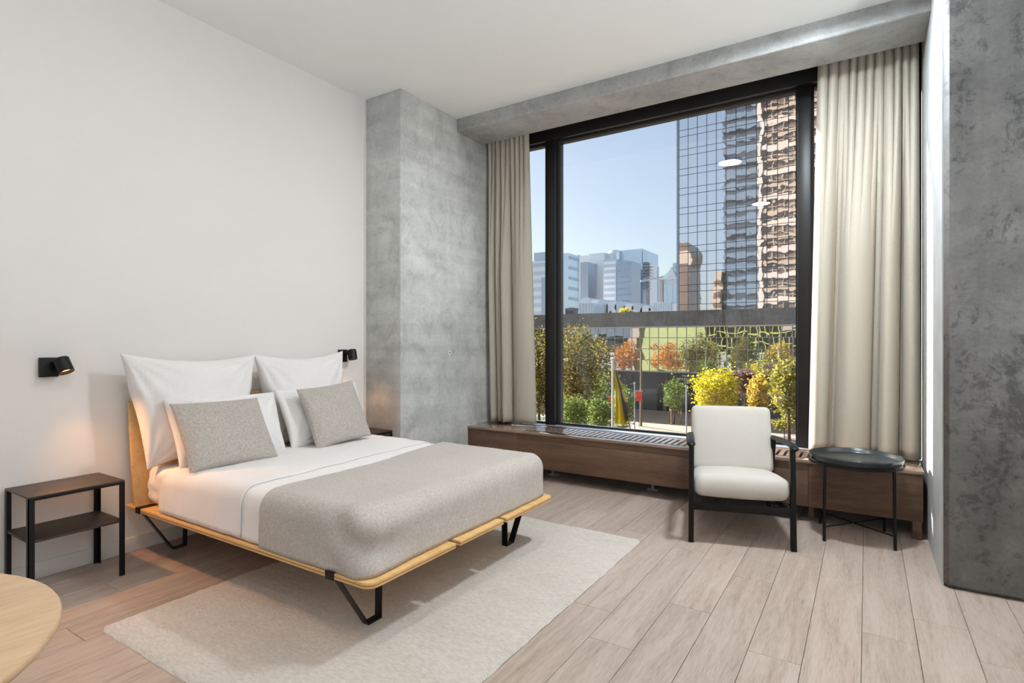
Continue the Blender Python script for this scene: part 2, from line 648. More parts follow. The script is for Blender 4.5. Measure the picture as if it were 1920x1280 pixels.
SX0, SX1 = -2.66, -0.22
rbox('front_panel', RX0 + 0.004, -2.702, SF + 0.012, SF + 0.030, 0.112, ST - 0.022, 'walnut')
rbox('front_panel', -2.700, -2.70 + 2.36, SF + 0.012, SF + 0.030, 0.112, ST - 0.075, 'walnut')
rbox('front_panel', -2.700, -2.70 + 2.36, SF + 0.012, SF + 0.030, ST - 0.073, ST - 0.022, 'walnut')
rbox('front_panel', -0.338, RX1 - 0.004, SF + 0.012, SF + 0.030, 0.112, ST - 0.022, 'walnut')
rbox('end_panel', RX1 - 0.022, RX1 - 0.004, SF + 0.03, SB, 0.112, ST - 0.022, 'walnut')
rbox('end_panel', RX0 + 0.004, RX0 + 0.022, SF + 0.03, SB, 0.112, ST - 0.022, 'walnut')
rbox('inner_floor', RX0 + 0.022, RX1 - 0.022, SF + 0.03, SB, 0.112, 0.125, 'walnut')
rbox('top_front', SX0, SX1, SF, 4.42, ST - 0.022, ST, 'sill')
rbox('top_back', SX0, SX1, 4.672, SB, ST - 0.022, ST, 'sill')
rbox('top_end', RX0, SX0, SF, SB, ST - 0.022, ST, 'sill')
rbox('top_end', SX1, RX1, SF, SB, ST - 0.022, ST, 'sill')
NS = 48
pitch = (SX1 - SX0) / NS
slat0 = G().box(-pitch * 0.31, pitch * 0.31, 4.42, 4.672, ST - 0.022, ST).shift((0, -4.55, 0)).build('slat', M['sill'], bevel=0.0015, seg=1)
slat_me = slat0.data
bpy.data.objects.remove(slat0)
for i in range(NS + 1):
    new_obj('slat', slat_me, rc, (SX0 + pitch * i + 1.5, 0, 0))
G().box(-2.5, -0.4, 4.45, 4.66, 0.17, 0.39).build('radiator', plain('white_radiator', lin(215, 215, 215), 0.5), rc, bevel=0.01, rel=True)
for x in (-2.48, -1.522, -0.62):
    f_ = G().box(x - 0.012, x + 0.012, 4.60, 4.624, 0.012, 0.113).build('foot', M['foot'], rc, rel=True)
    G().box(x - 0.042, x + 0.042, 4.585, 4.645, 0.0, 0.012).shift((1.5, -4.55, 0)).build('foot_plate', M['foot'], f_, bevel=0.002)
rbox('end_leg', RX1 - 0.06, RX1 - 0.012, SF + 0.012, SF + 0.06, 0, 0.112, 'walnut')
rbox('end_leg', -0.345, -0.31, SF + 0.10, SF + 0.15, 0, 0.112, 'walnut')

# ------------------------------------------------------------------ ceiling lamps
def ceiling_lamp(x, y, label, m_='lamp_glow'):
    t = thing('ceiling_lamp', label, 'ceiling lamp', (x, y, ZC), group='round ceiling lamps')
    G().lathe([(0.135, 0.0), (0.135, -0.028), (0.128, -0.030), (0.128, -0.016)], 40).build('rim', M['black_metal'], t, smooth=True)
    G().lathe([(0.127, -0.017), (0.127, -0.024)], 40).build('diffuser', M[m_], t)
    return t


ceiling_lamp(-1.345, 3.00, 'round ceiling lamp nearer the window, mirrored higher in the glass')
ceiling_lamp(-1.345, 0.72, 'round ceiling lamp in mid room, mirrored lower in the glass')
ceiling_lamp(-0.30, 3.48, 'added unseen fill lamp on the ceiling above the armchair', 'lamp_glow_fill')


def fill_uplight(x, y, label):
    t = thing('fill_uplight', label, 'fill light', (x, y, 0), group='added fill uplights out of view')
    G().lathe([(0.11, 0.0), (0.125, 0.01), (0.125, 0.30), (0.119, 0.30), (0.119, 0.27)], 32).build('can', M['black_metal'], t, smooth=True)
    G().lathe([(0.118, 0.268), (0.118, 0.275)], 32).build('lens', M['fill_uplight_glow'], t)


fill_uplight(1.75, 1.70, 'added black fill uplight in front of the dark pillar')
fill_uplight(1.20, -0.50, 'added black fill uplight beside the camera')
fill_uplight(0.30, -1.60, 'added black fill uplight behind the camera')

# ================================================================== bed
BX0, BX1, BY0, BY1 = -3.682, -1.645, 1.54, 3.067
ZP = 0.295
bed = thing('platform_bed', 'low plywood platform bed with black steel legs and tilted headboard', 'bed', (-2.66, 2.30, 0))


def rounded_board(x0, x1, y0, y1, r_near, r_far):
    pts = [(x0, y0)]
    def arc(cx, cy, r, a0, a1):
        for i in range(9):
            a = a0 + (a1 - a0) * i / 8
            pts.append((cx + r * math.cos(a), cy + r * math.sin(a)))
    if r_near:
        arc(x1 - r_near, y0 + r_near, r_near, -PI / 2, 0)
    else:
        pts.append((x1, y0))
    if r_far:
        arc(x1 - r_far, y1 - r_far, r_far, 0, PI / 2)
    else:
        pts.append((x1, y1))
    pts.append((x0, y1))
    return pts


for (ya, yb, rn, rf) in ((BY0, 2.088, 0.05, 0), (2.120, 2.500, 0, 0), (2.528, BY1, 0, 0.05)):
    b = G().prism(rounded_board(BX0, BX1, ya, yb, rn, rf), ZP - 0.025, ZP).build('platform_board', M['birch'], bed, bevel=0.003, rel=True)
    e = G().prism(rounded_board(BX0 + 0.01, BX1 + 0.0006, ya - 0.0006, yb + 0.0006, rn, rf), ZP - 0.0145, ZP - 0.0105)
    e.shift((2.66, -2.30, 0)).build('ply_layer', plain('dark_ply_layer', lin(150, 104, 62), 0.6), b)


def bed_leg(x, ye, s):
    """flat steel bar: from the platform edge down inwards to a flat foot, then straight up; s = +1 when inwards is +Y"""
    w = 0.038
    t = 0.007
    pts = [(ye + s * 0.012, ZP - 0.026), (ye + s * 0.172, 0.018), (ye + s * 0.245, 0.018), (ye + s * 0.250, ZP - 0.026)]
    gg = G()
    # offset polyline for the thickness
    P = [Vector((p[0], p[1])) for p in pts]
    nrm = []
    for i in range(len(P) - 1):
        d = (P[i + 1] - P[i]).normalized()
        nrm.append(Vector((-d.y, d.x)))
    out = []
    for i in range(len(P)):
        if i == 0:
            n = nrm[0]
        elif i == len(P) - 1:
            n = nrm[-1]
        else:
            n = (nrm[i - 1] + nrm[i])
            n = n / n.dot(nrm[i])
        out.append((P[i] + n * t / 2, P[i] - n * t / 2))
    for i in range(len(P) - 1):
        a, b_ = out[i], out[i + 1]
        vs = []
        for xx in (x - w / 2, x + w / 2):
            vs += [(xx, a[0].x, a[0].y), (xx, a[1].x, a[1].y), (xx, b_[1].x, b_[1].y), (xx, b_[0].x, b_[0].y)]
        gg.add(vs, [(0, 1, 2, 3), (7, 6, 5, 4), (0, 4, 5, 1), (1, 5, 6, 2), (2, 6, 7, 3), (3, 7, 4, 0)])
    leg = gg.build('leg', M['black_metal'], bed, rel=True)
    xs = x - 0.028
    st = G()
    ys = sorted((ye - s * 0.0035, ye + s * 0.085))
    st.box(xs - 0.026, xs + 0.026, ys[0], ys[1], ZP + 0.0004, ZP + 0.004)
    ys = sorted((ye - s * 0.0040, ye - s * 0.0004))
    st.box(xs - 0.026, xs + 0.026, ys[0], ys[1], ZP - 0.029, ZP + 0.004)
    st.shift((2.66, -2.30, 0)).build('strap', M['black_metal'], leg)


for x in (-1.850, -3.50):
    bed_leg(x, BY0, 1)
    bed_leg(x, BY1, -1)
# headboard: leaning back to the wall
hb = G()
hb.add([(-3.612, BY0 + 0.005, ZP), (-3.582, BY0 + 0.005, ZP), (-3.655, BY0 + 0.005, 0.897), (-3.683, BY0 + 0.005, 0.897),
        (-3.612, BY1 - 0.005, ZP), (-3.582, BY1 - 0.005, ZP), (-3.655, BY1 - 0.005, 0.897), (-3.683, BY1 - 0.005, 0.897)],
       [(0, 1, 2, 3), (7, 6, 5, 4), (0, 4, 5, 1), (1, 5, 6, 2), (2, 6, 7, 3), (3, 7, 4, 0)])
hb.build('headboard', M['birch'], bed, bevel=0.006, rel=True)


# ------------------------------------------------------------------ soft shells: rounded box with displaced surface
def shell(name, x0, x1, y0, y1, z0, z1, r, mat, parent=None, origin=(0, 0, 0), step=0.022, disp=None, keep=None, thick=0.0, bottom=False, cut=None):
    nx = max(2, int((x1 - x0) / step))
    ny = max(2, int((y1 - y0) / step))
    nz = max(2, int((z1 - z0) / step))
    gg = bmesh.new()
    cache = {}

    def pt(i, j, k):
        key = (i, j, k)
        if key in cache:
            return cache[key]
        p = Vector((x0 + (x1 - x0) * i / nx, y0 + (y1 - y0) * j / ny, z0 + (z1 - z0) * k / nz))
        c = Vector((min(max(p.x, x0 + r), x1 - r), min(max(p.y, y0 + r), y1 - r), min(max(p.z, z0 + (r if bottom else 0)), z1 - r)))
        d = p - c
        n = d.normalized() if d.length > 1e-6 else Vector((0, 0, 1))
        q = c + n * r if d.length > 1e-6 else p
        if disp:
            q = q + n * disp(q, n)
        if cut:
            lo_, hi_ = cut(q)
            q.x = min(max(q.x, lo_), hi_)
        v = gg.verts.new(q - Vector(origin))
        cache[key] = v
        return v

    def quad(a, b, c, d):
        if keep:
            m = sum(((v.co for v in (a, b, c, d))), Vector()) / 4 + Vector(origin)
            if not keep(m):
                return
        try:
            gg.faces.new((a, b, c, d))
        except ValueError:
            pass
    for i in range(nx):
        for j in range(ny):
            quad(pt(i, j, nz), pt(i + 1, j, nz), pt(i + 1, j + 1, nz), pt(i, j + 1, nz))
            if bottom:
                quad(pt(i, j, 0), pt(i, j + 1, 0), pt(i + 1, j + 1, 0), pt(i + 1, j, 0))
    for i in range(nx):
        for k in range(nz):
            quad(pt(i, 0, k), pt(i + 1, 0, k), pt(i + 1, 0, k + 1), pt(i, 0, k + 1))
            quad(pt(i, ny, k), pt(i, ny, k + 1), pt(i + 1, ny, k + 1), pt(i + 1, ny, k))
    for j in range(ny):
        for k in range(nz):
            quad(pt(0, j, k), pt(0, j, k + 1), pt(0, j + 1, k + 1), pt(0, j + 1, k))
            quad(pt(nx, j, k), pt(nx, j + 1, k), pt(nx, j + 1, k + 1), pt(nx, j, k + 1))
    if cut:
        thin = [f for f in gg.faces if f.calc_area() < 1e-9 or max(v.co.x for v in f.verts) - min(v.co.x for v in f.verts) < 1e-5 and
                abs(cut(f.calc_center_median() + Vector(origin))[0] - f.calc_center_median().x - origin[0]) < 1e-3 or
                max(v.co.x for v in f.verts) + origin[0] <= min(cut(v.co + Vector(origin))[0] for v in f.verts) + 0.004 or
                min(v.co.x for v in f.verts) + origin[0] >= max(cut(v.co + Vector(origin))[1] for v in f.verts) - 0.004]
        bmesh.ops.delete(gg, geom=thin, context='FACES')
    loose = [v for v in gg.verts if not v.link_faces]
    bmesh.ops.delete(gg, geom=loose, context='VERTS')
    bmesh.ops.recalc_face_normals(gg, faces=gg.faces)
    me = bpy.data.meshes.new(name)
    gg.to_mesh(me)
    gg.free()
    me.materials.append(mat)
    for p in me.polygons:
        p.use_smooth = True
    o_ = new_obj(name, me, parent, None if parent else origin)
    if thick:
        so = o_.modifiers.new('thickness', 'SOLIDIFY')
        so.thickness = thick
        so.offset = 1.0
        so.use_rim = True
    return o_


BO = (-2.66, 2.30, ZP)


def wr_matt(q, n):
    # gathered folds of the fitted sheet on the near side below the pillows
    side = max(0.0, -n.y)
    w = fbm((q.x * 2.2 + q.z * 4.0, q.y * 3, q.z * 7 - q.x * 3.0), 3.2, 3)
    return 0.004 * fbm(q, 6) + side * 0.022 * w


matt = shell('mattress', -3.585, -1.745, 1.600, 3.020, ZP + 0.001, 0.520, 0.055, M['cotton'], None, BO, 0.02, wr_matt, bottom=True)
tag(matt, 'white mattress with a wrinkled fitted sheet on the plywood platform', 'mattress')


def wr_duvet(q, n):
    side = max(0.0, -n.y) + 0.4 * max(0, n.y)
    v = 0.006 * fbm(q, 3.0) + 0.004 * fbm((q.x * 3, q.y, q.z), 5)
    v += side * (0.010 * fbm((q.x * 5.0, q.y, q.z * 0.8), 3.0) + 0.010 * (0.55 - q.z) / 0.25)
    return v


def duvet_cut(q):
    return (-3.29 + 0.03 * math.sin(q.y * 7) + 0.02 * math.sin(q.z * 13), -2.05)


duv = shell('duvet', -3.62, -1.715, 1.574, 3.046, ZP + 0.006, 0.536, 0.075, M['cotton'], None, BO, 0.02, wr_duvet, None, thick=0.006, cut=duvet_cut)
tag(duv, 'smooth white duvet spread over the mattress below the cushions', 'duvet')
sh = shell('folded_sheet', -3.62, -1.712, 1.566, 3.054, ZP + 0.012, 0.544, 0.078, M['cotton'], duv, BO, 0.02, wr_duvet, None, thick=0.005,
           cut=lambda q: (-3.27 + 0.02 * math.sin(q.y * 8), -2.545 - 0.055 * (q.y - 1.6)))


def wr_throw(q, n):
    side = max(0.0, -n.y) + max(0.0, n.x)
    v = 0.005 * fbm(q, 3.5) + 0.003 * fbm(q, 12)
    # corner pucker at the near foot corner
    d = (Vector((q.x + 1.72, q.y - 1.60))).length
    v += 0.016 * math.exp(-(d / 0.16) ** 2) * math.sin(q.z * 34 + q.x * 20)
    v += side * 0.006 * fbm((q.x * 3, q.y * 3, q.z), 2.5)
    v += (max(0.0, -n.y) + 0.4 * max(0, n.y)) * 0.010 * (0.55 - q.z) / 0.25
    return v


def throw_cut(q):
    return (-2.375 - 0.10 * max(0, (q.y - 2.25)) / 0.7, 9.0)


thr = shell('throw_blanket', -3.62, -1.695, 1.556, 3.064, ZP + 0.004, 0.552, 0.085, M['throw'], None, BO, 0.018, wr_throw, None, thick=0.008, cut=throw_cut)
tag(thr, 'taupe wool throw blanket covering the foot of the bed', 'blanket')


# ------------------------------------------------------------------ pillows
def pillow(name, label, cat, mat, c, w, h, t, tilt, yaw=0.0, roll=0.0, seed=0, wrinkle=0.006, pinch=0.10, group=None, seam=None, power=0.42, sag=0.0, taper=0.0):
    N = 40
    gg = bmesh.new()
    rows = {}
    random.seed(seed)
    off = Vector((seed * 3.7, seed * 1.3, seed * 2.1))
    for side in (1, -1):
        for i in range(N + 1):
            for j in range(N + 1):
                u = -1 + 2 * i / N
                v = -1 + 2 * j / N
                # denser towards the rim
                u = math.sin(u * PI / 2)
                v = math.sin(v * PI / 2)
                edge = (i in (0, N)) or (j in (0, N))
                if edge and side == -1:
                    rows[(side, i, j)] = rows[(1, i, j)]
                    continue
                y = u * w / 2 * (1 - pinch * (1 - v * v) * abs(u) ** 2)
                y *= 1 - taper * max(0.0, 0.35 - v) / 1.35
                z = v * h / 2 * (1 - pinch * 1.1 * (1 - u * u) * abs(v) ** 2)
                p = ((1 - u * u) * (1 - v * v))
                th = t / 2 * max(0.0, p) ** power
                q = Vector((0, y, z))
                wz = wrinkle * (fbm(q * 1.0 + off, 5.5, 3) + 0.6 * fbm(q + off * 2, 16, 2)) * min(1, p * 4)
                # creases running in from the corners
                for (cu, cv) in ((-1, -1), (1, -1), (-1, 1), (1, 1)):
                    d = math.hypot((u - cu), (v - cv))
                    a = math.atan2(v - cv, u - cu)
                    wz += wrinkle * 0.9 * math.exp(-(d / 0.8) ** 2) * math.sin(a * 17 + seed) * min(1, p * 6)
                x = side * (th + wz)
                z -= sag * (1 - u * u) * (1 - v) * 0.5
                rows[(side, i, j)] = gg.verts.new((x, y, z))
    for side in (1, -1):
        for i in range(N):
            for j in range(N):
                q = [rows[(side, i, j)], rows[(side, i + 1, j)], rows[(side, i + 1, j + 1)], rows[(side, i, j + 1)]]
                if side == -1:
                    q.reverse()
                try:
                    gg.faces.new(q)
                except ValueError:
                    pass
    bmesh.ops.recalc_face_normals(gg, faces=gg.faces)
    me = bpy.data.meshes.new(name)
    gg.to_mesh(me)
    gg.free()
    me.materials.append(mat)
    for p in me.polygons:
        p.use_smooth = True
    o_ = new_obj(name, me)
    o_.location = c
    o_.rotation_euler = (Matrix.Rotation(yaw, 3, 'Z') @ Matrix.Rotation(-tilt, 3, 'Y') @ Matrix.Rotation(roll, 3, 'X')).to_euler()
    tag(o_, label, cat, group)
    if seam:
        path = []
        for i in range(N):
            path.append(rows_pos(N, i, 0, w, h, pinch))
        for j in range(N):
            path.append(rows_pos(N, N, j, w, h, pinch))
        for i in range(N, 0, -1):
            path.append(rows_pos(N, i, N, w, h, pinch))
        for j in range(N, -1, -1):
            path.append(rows_pos(N, 0, j, w, h, pinch))
        s = G().tube(path, 0.0028, 6).build('piping', mat, o_, smooth=True)
    return o_


def rows_pos(N, i, j, w, h, pinch):
    u = math.sin((-1 + 2 * i / N) * PI / 2)
    v = math.sin((-1 + 2 * j / N) * PI / 2)
    return (0, u * w / 2 * (1 - pinch * (1 - v * v) * abs(u) ** 2), v * h / 2 * (1 - pinch * 1.1 * (1 - u * u) * abs(v) ** 2))


D = math.radians
pillow('square_pillow', 'large white square pillow leaning on the headboard nearer the left lamp', 'pillow', M['cotton'],
       (-3.505, 1.855, 0.845), 0.82, 0.67, 0.24, D(7), 0, D(-1.5), 1, 0.013, 0.13, 'pillows on the bed', taper=0.30)
pillow('square_pillow', 'large white square pillow leaning on the headboard beside the right lamp', 'pillow', M['cotton'],
       (-3.505, 2.655, 0.845), 0.77, 0.66, 0.23, D(7), 0, D(1.0), 2, 0.013, 0.13, 'pillows on the bed', taper=0.22)
pillow('sleeping_pillow', 'white sleeping pillow propped behind the wide linen cushion', 'pillow', M['cotton'],
       (-3.305, 1.955, 0.725), 0.70, 0.42, 0.20, D(24), D(0), D(-1), 3, 0.013, 0.06, 'pillows on the bed', taper=0.04)
pillow('sleeping_pillow', 'white sleeping pillow propped behind the tilted linen cushion', 'pillow', M['cotton'],
       (-3.290, 2.655, 0.735), 0.70, 0.42, 0.18, D(22), D(0), D(1), 4, 0.010, 0.06, 'pillows on the bed', taper=0.04)
pillow('linen_cushion', 'wide greige linen cushion nearer the headboard corner and left lamp', 'cushion', M['linen'],
       (-3.165, 1.850, 0.722), 0.525, 0.42, 0.15, D(33), D(0), D(-1), 5, 0.006, 0.05, 'linen cushions on the bed', True)
pillow('linen_cushion', 'squarish greige linen cushion tilted to one side on the far half', 'cushion', M['linen'],
       (-3.130, 2.615, 0.752), 0.46, 0.43, 0.15, D(24), D(-4), D(5), 6, 0.006, 0.05, 'linen cushions on the bed', True)


# ================================================================== nightstands
def nightstand(loc, label, W=0.41):
    t = thing('nightstand', label, 'nightstand', loc, group='nightstands beside the bed')
    Dp, Hh = 0.315, 0.51          # W along Y, Dp along X
    L = 0.026
    G().box(-Dp / 2, Dp / 2, -W / 2, W / 2, Hh - 0.010, Hh).build('top', M['nightstand'], t, bevel=0.002)
    G().box(-Dp / 2 + 0.004, Dp / 2 - 0.004, -W / 2 + 0.004, W / 2 - 0.004, 0.285, 0.297).build('shelf', M['nightstand'], t, bevel=0.002)
    for sx in (-1, 1):
        for sy in (-1, 1):
            # each leg is a strip of L profile steel at the corner
            gg = G()
            x0, x1 = sorted((sx * Dp / 2, sx * (Dp / 2 - L)))
            y0, y1 = sorted((sy * W / 2, sy * (W / 2 - L)))
            xa, xb = sorted((sx * Dp / 2, sx * (Dp / 2 - 0.004)))
            ya, yb = sorted((sy * W / 2, sy * (W / 2 - 0.004)))
            gg.box(xa, xb, y0, y1, 0, Hh - 0.010).box(x0, x1, ya, yb, 0, Hh - 0.010)
            gg.build('leg', M['ns_leg'], t)
    for sx in (-1, 1):
        x0, x1 = sorted((sx * Dp / 2, sx * (Dp / 2 - 0.004)))
        G().box(x0, x1, -W / 2 + L, W / 2 - L, Hh - 0.022, Hh - 0.010).build('rail', M['ns_leg'], t)
    return t


nightstand((-3.520, 1.198, 0), 'dark brown metal nightstand with a shelf below the left wall lamp')
nightstand((-3.520, 3.240, 0), 'dark metal nightstand half hidden between bed and concrete column', 0.325)


# ================================================================== wall lamps
def wall_lamp(y, z, label, swing, watts, ax):
    t = thing('wall_lamp', label, 'wall lamp', (XW, y, z), group='black wall lamps above the nightstands')
    G().box(0, 0.022, -0.042, 0.042, -0.052, 0.052).build('wall_plate', M['black_metal'], t, bevel=0.003)
    arm_p = [(0.020, 0.012, 0.018), (0.052, 0.020 + swing * 0.3, 0.020)]
    G().tube(arm_p, 0.011, 14).build('arm', M['black_metal'], t, smooth=True)
    ax = Vector(ax).normalized()
    c = Vector((0.082, 0.030 + swing, 0.010))
    R, Lh = 0.036, 0.082
    q = ax.to_track_quat('Z', 'Y').to_matrix()

    def place(gg):
        gg.v = [tuple(q @ Vector(p) + c) for p in gg.v]
        return gg
    hd = place(G().lathe([(R - 0.004, -Lh / 2 + 0.0), (R, -Lh / 2 + 0.004), (R, Lh / 2), (R - 0.003, Lh / 2), (R - 0.003, Lh / 2 - 0.022)], 32)).build('shade', M['black_metal'], t, smooth=True)
    place(G().lathe([(R - 0.006, Lh / 2 - 0.021), (R - 0.006, Lh / 2 - 0.018)], 28)).build('bulb', M['bulb'], hd)
    ld = bpy.data.lights.new('spot_beam', 'SPOT')
    ld.energy = watts
    ld.color = WALL_LAMP_COLOR
    ld.spot_size = math.radians(100)
    ld.spot_blend = 0.9
    ld.shadow_soft_size = 0.016
    lo = bpy.data.objects.new('spot_beam', ld)
    COL.objects.link(lo)
    lo.parent = t
    lo.location = c + ax * (Lh / 2 + 0.004)
    lo.rotation_euler = ax.to_track_quat('-Z', 'Y').to_euler()
    return t


wall_lamp(1.178, 1.115, 'small black wall lamp shining above the left nightstand', 0.012, WALL_LAMP_W, (0.50, 0.20, -1.0))
wall_lamp(3.160, 1.135, 'small black wall lamp beside the concrete column', 0.012, WALL_LAMP_W * 0.3, (0.30, -0.05, -1.0))

# ================================================================== rug
def build_rug():
    x0, x1, y0, y1 = -2.815, -1.190, 1.075, 3.385
    st = 0.0125
    nx, ny = int((x1 - x0) / st), int((y1 - y0) / st)
    vs, fs = [], []
    cx, cy = (x0 + x1) / 2, (y0 + y1) / 2
    for j in range(ny + 1):
        for i in range(nx + 1):
            x = x0 + (x1 - x0) * i / nx
            y = y0 + (y1 - y0) * j / ny
            d = min(x - x0, x1 - x, y - y0, y1 - y)
            rim = max(0.0, 1 - d / 0.02)
            wob = 0.006 * noise.noise((x * 14, y * 14, 3.1)) if d < 1e-6 else 0
            z = 0.0125 * (1 - rim * rim) + 0.0028 * noise.noise((x * 60, y * 45, 0.3)) + 0.0042 * noise.noise((x * 5, y * 24, 5.3))
            # rounded corners
            dx, dy = abs(x - cx) - ((x1 - x0) / 2 - 0.05), abs(y - cy) - ((y1 - y0) / 2 - 0.05)
            if dx > 0 and dy > 0 and math.hypot(dx, dy) > 0.05:
                s = 0.05 / math.hypot(dx, dy)
                x = cx + math.copysign((x1 - x0) / 2 - 0.05 + dx * s, x - cx)
                y = cy + math.copysign((y1 - y0) / 2 - 0.05 + dy * s, y - cy)
            if d < 1e-6:
                z = 0.001
            vs.append((x + wob - cx, y + wob - cy, max(0.001, z)))
    for j in range(ny):
        for i in range(nx):
            a = j * (nx + 1) + i
            fs.append((a, a + 1, a + nx + 2, a + nx + 1))
    me = bpy.data.meshes.new('rug')
    me.from_pydata(vs, [], fs)
    me.materials.append(M['rug'])
    for p in me.polygons:
        p.use_smooth = True
    o_ = new_obj('rug', me)
    o_.location = (cx, cy, 0)
    tag(o_, 'greige short pile rug lying under the foot of the bed', 'rug')
    return o_


build_rug()

# ================================================================== round table in the lower left corner
rt = thing('round_table', 'round oak table top cut off by the lower left corner', 'table', (-1.448, 0.023, 0))
G().lathe([(0.415, 0.715), (0.432, 0.720), (0.4385, 0.728), (0.4385, 0.736), (0.436, 0.740)], 96).build('table_top', M['table_oak'], rt, smooth=True)
G().lathe([(0.030, 0.02), (0.030, 0.71), (0.12, 0.715)], 32).build('pedestal', M['black_metal'], rt, smooth=True)
G().lathe([(0.25, 0.0), (0.25, 0.012), (0.03, 0.03)], 48).build('base', M['black_metal'], rt, smooth=True)

# ================================================================== armchair
ch = thing('armchair', 'cream upholstered armchair with black wooden frame in front of the window', 'armchair', (-0.745, 3.955, 0), D(16.5))
# local frame: front is -Y, width along X
HWF, HWR = 0.292, 0.262
YFc, YRc = -0.345, 0.375


def bar(gg, a, b_, wa, da, wb=None, db=None):
    """rectangular bar from a to b; w across X, d across the third direction"""
    a, b_ = Vector(a), Vector(b_)
    t_ = (b_ - a).normalized()
    xax = Vector((1, 0, 0))
    if abs(t_.x) > 0.9:
        xax = Vector((0, 0, 1))
    xax = (xax - t_ * xax.dot(t_)).normalized()
    yax = t_.cross(xax)
    wb = wb or wa
    db = db or da
    vs = []
    for p, w_, d_ in ((a, wa, da), (b_, wb, db)):
        for (i, j) in ((-1, -1), (1, -1), (1, 1), (-1, 1)):
            vs.append(p + xax * i * w_ / 2 + yax * j * d_ / 2)
    gg.add(vs, [(0, 3, 2, 1), (4, 5, 6, 7), (0, 1, 5, 4), (1, 2, 6, 5), (2, 3, 7, 6), (3, 0, 4, 7)])
    return gg


for s in (-1, 1):
    bar(G(), (s * HWF, YFc, 0), (s * (HWF - 0.004), YFc + 0.012, 0.60), 0.032, 0.036, 0.030, 0.034).build('leg', M['black_wood'], ch, bevel=0.004)
    bar(G(), (s * HWR, YRc, 0), (s * (HWR + 0.012), YRc - 0.16, 0.595), 0.030, 0.034, 0.030, 0.034).build('leg', M['black_wood'], ch, bevel=0.004)
    # armrest: rounded flat bar with a slight curve
    path = [(s * (HWF - 0.002), YFc - 0.05, 0.612), (s * (HWF + 0.002), YFc + 0.05, 0.622), (s * (HWF - 0.004), YFc + 0.25, 0.610), (s * (HWR + 0.016), YRc - 0.06, 0.575)]
    gg = G()
    pts_, rr_ = [], []
    for i in range(25):
        u = i / 24 * 3
        k = min(2, int(u))
        f_ = u - k
        p0, p1 = Vector(path[max(0, k - 1)]), Vector(path[k])
        p2, p3 = Vector(path[k + 1]), Vector(path[min(3, k + 2)])
        pts_.append(0.5 * ((2 * p1) + (p2 - p0) * f_ + (2 * p0 - 5 * p1 + 4 * p2 - p3) * f_ ** 2 + (3 * p1 - p0 - 3 * p2 + p3) * f_ ** 3))
        e_ = min(i, 24 - i)
        rr_.append(0.026 * (0.35, 0.75, 0.93, 1.0)[min(3, e_)])
    gg.tube(pts_, rr_, 16)
    n_ = len(gg.v)
    for q in range(n_):
        c_ = pts_[q // 16]
        v_ = gg.v[q]
        gg.v[q] = (v_[0], v_[1], c_.z + (v_[2] - c_.z) * 0.55)
    gg.build('armrest', M['black_wood'], ch, smooth=True)
    bar(G(), (s * (HWF - 0.022), YFc + 0.02, 0.235), (s * (HWR - 0.020), YRc - 0.06, 0.195), 0.024, 0.045).build('side_rail', M['black_wood'], ch, bevel=0.003)
G().box(-HWF + 0.012, HWF - 0.012, YFc - 0.012, YFc + 0.014, 0.205, 0.255).build('front_rail', M['black_wood'], ch, bevel=0.004)
G().box(-HWR + 0.012, HWR - 0.012, YRc - 0.10, YRc - 0.075, 0.17, 0.215).build('rear_rail', M['black_wood'], ch, bevel=0.004)


def cushion_block(name, w, h, t_, mat, parent, loc, rot, r=0.05, puff=0.02, taper=0.0, seed=1):
    """rounded upholstered slab: local X width, Y depth, Z thickness, crowned faces"""
    def disp(q, n):
        fx = max(0, 1 - (2 * q.x / w) ** 2)
        fy = max(0, 1 - (2 * q.y / h) ** 2)
        return puff * fx * fy * abs(n.z) + 0.004 * fx * abs(n.y) + 0.0015 * fbm(q + Vector((seed, 0, 0)), 7)
    o_ = shell(name, -w / 2, w / 2, -h / 2, h / 2, -t_ / 2, t_ / 2, r, mat, parent, (0, 0, 0), 0.018, disp, bottom=True)
    if taper:
        for v in o_.data.vertices:
            v.co.x *= 1 - taper * (v.co.y / h + 0.5)
    o_.location = loc
    o_.rotation_euler = rot
    return o_


cushion_block('seat_cushion', 0.565, 0.62, 0.135, M['chair_fabric'], ch, (0, -0.055, 0.325), (D(-7), 0, 0), 0.058, 0.024, 0.07, 1)
cushion_block('back_cushion', 0.545, 0.46, 0.115, M['chair_fabric'], ch, (0, 0.285, 0.555), (D(72), 0, 0), 0.035, 0.018, 0.02, 2)
G().tube([(-0.26, 0.245, 0.40), (0.26, 0.245, 0.40)], 0.012, 10).build('back_support', M['black_wood'], ch, smooth=True)

# ================================================================== round tray side table
st = thing('side_table', 'round black metal tray table in front of the right curtain', 'side table', (-0.062, 4.212, 0), D(-38))
TR = 0.262
tray = G().lathe([(0.0005, 0.492), (TR - 0.022, 0.492), (TR - 0.012, 0.500), (TR - 0.006, 0.520), (TR, 0.524), (TR + 0.002, 0.518), (TR - 0.006, 0.488), (TR - 0.016, 0.482), (0.0005, 0.482)], 72)
tray.build('tray', plain('black_tray_enamel', lin(34, 40, 42), 0.22, var=0.06), st, smooth=True)
ring = []
G().lathe([(TR - 0.004, 0.472), (TR + 0.004, 0.472), (TR + 0.004, 0.486), (TR - 0.004, 0.486)], 72, close=True).build('support_ring', M['black_metal'], st, smooth=True)
for k in range(4):
    a = k * PI / 2
    gg = G()
    c = Vector((math.cos(a), math.sin(a), 0))
    gg.tube([c * (TR + 0.002) + Vector((0, 0, 0.0)), c * (TR - 0.004) + Vector((0, 0, 0.486))], 0.0095, 12)
    gg.build('leg', M['black_metal'], st, smooth=True)
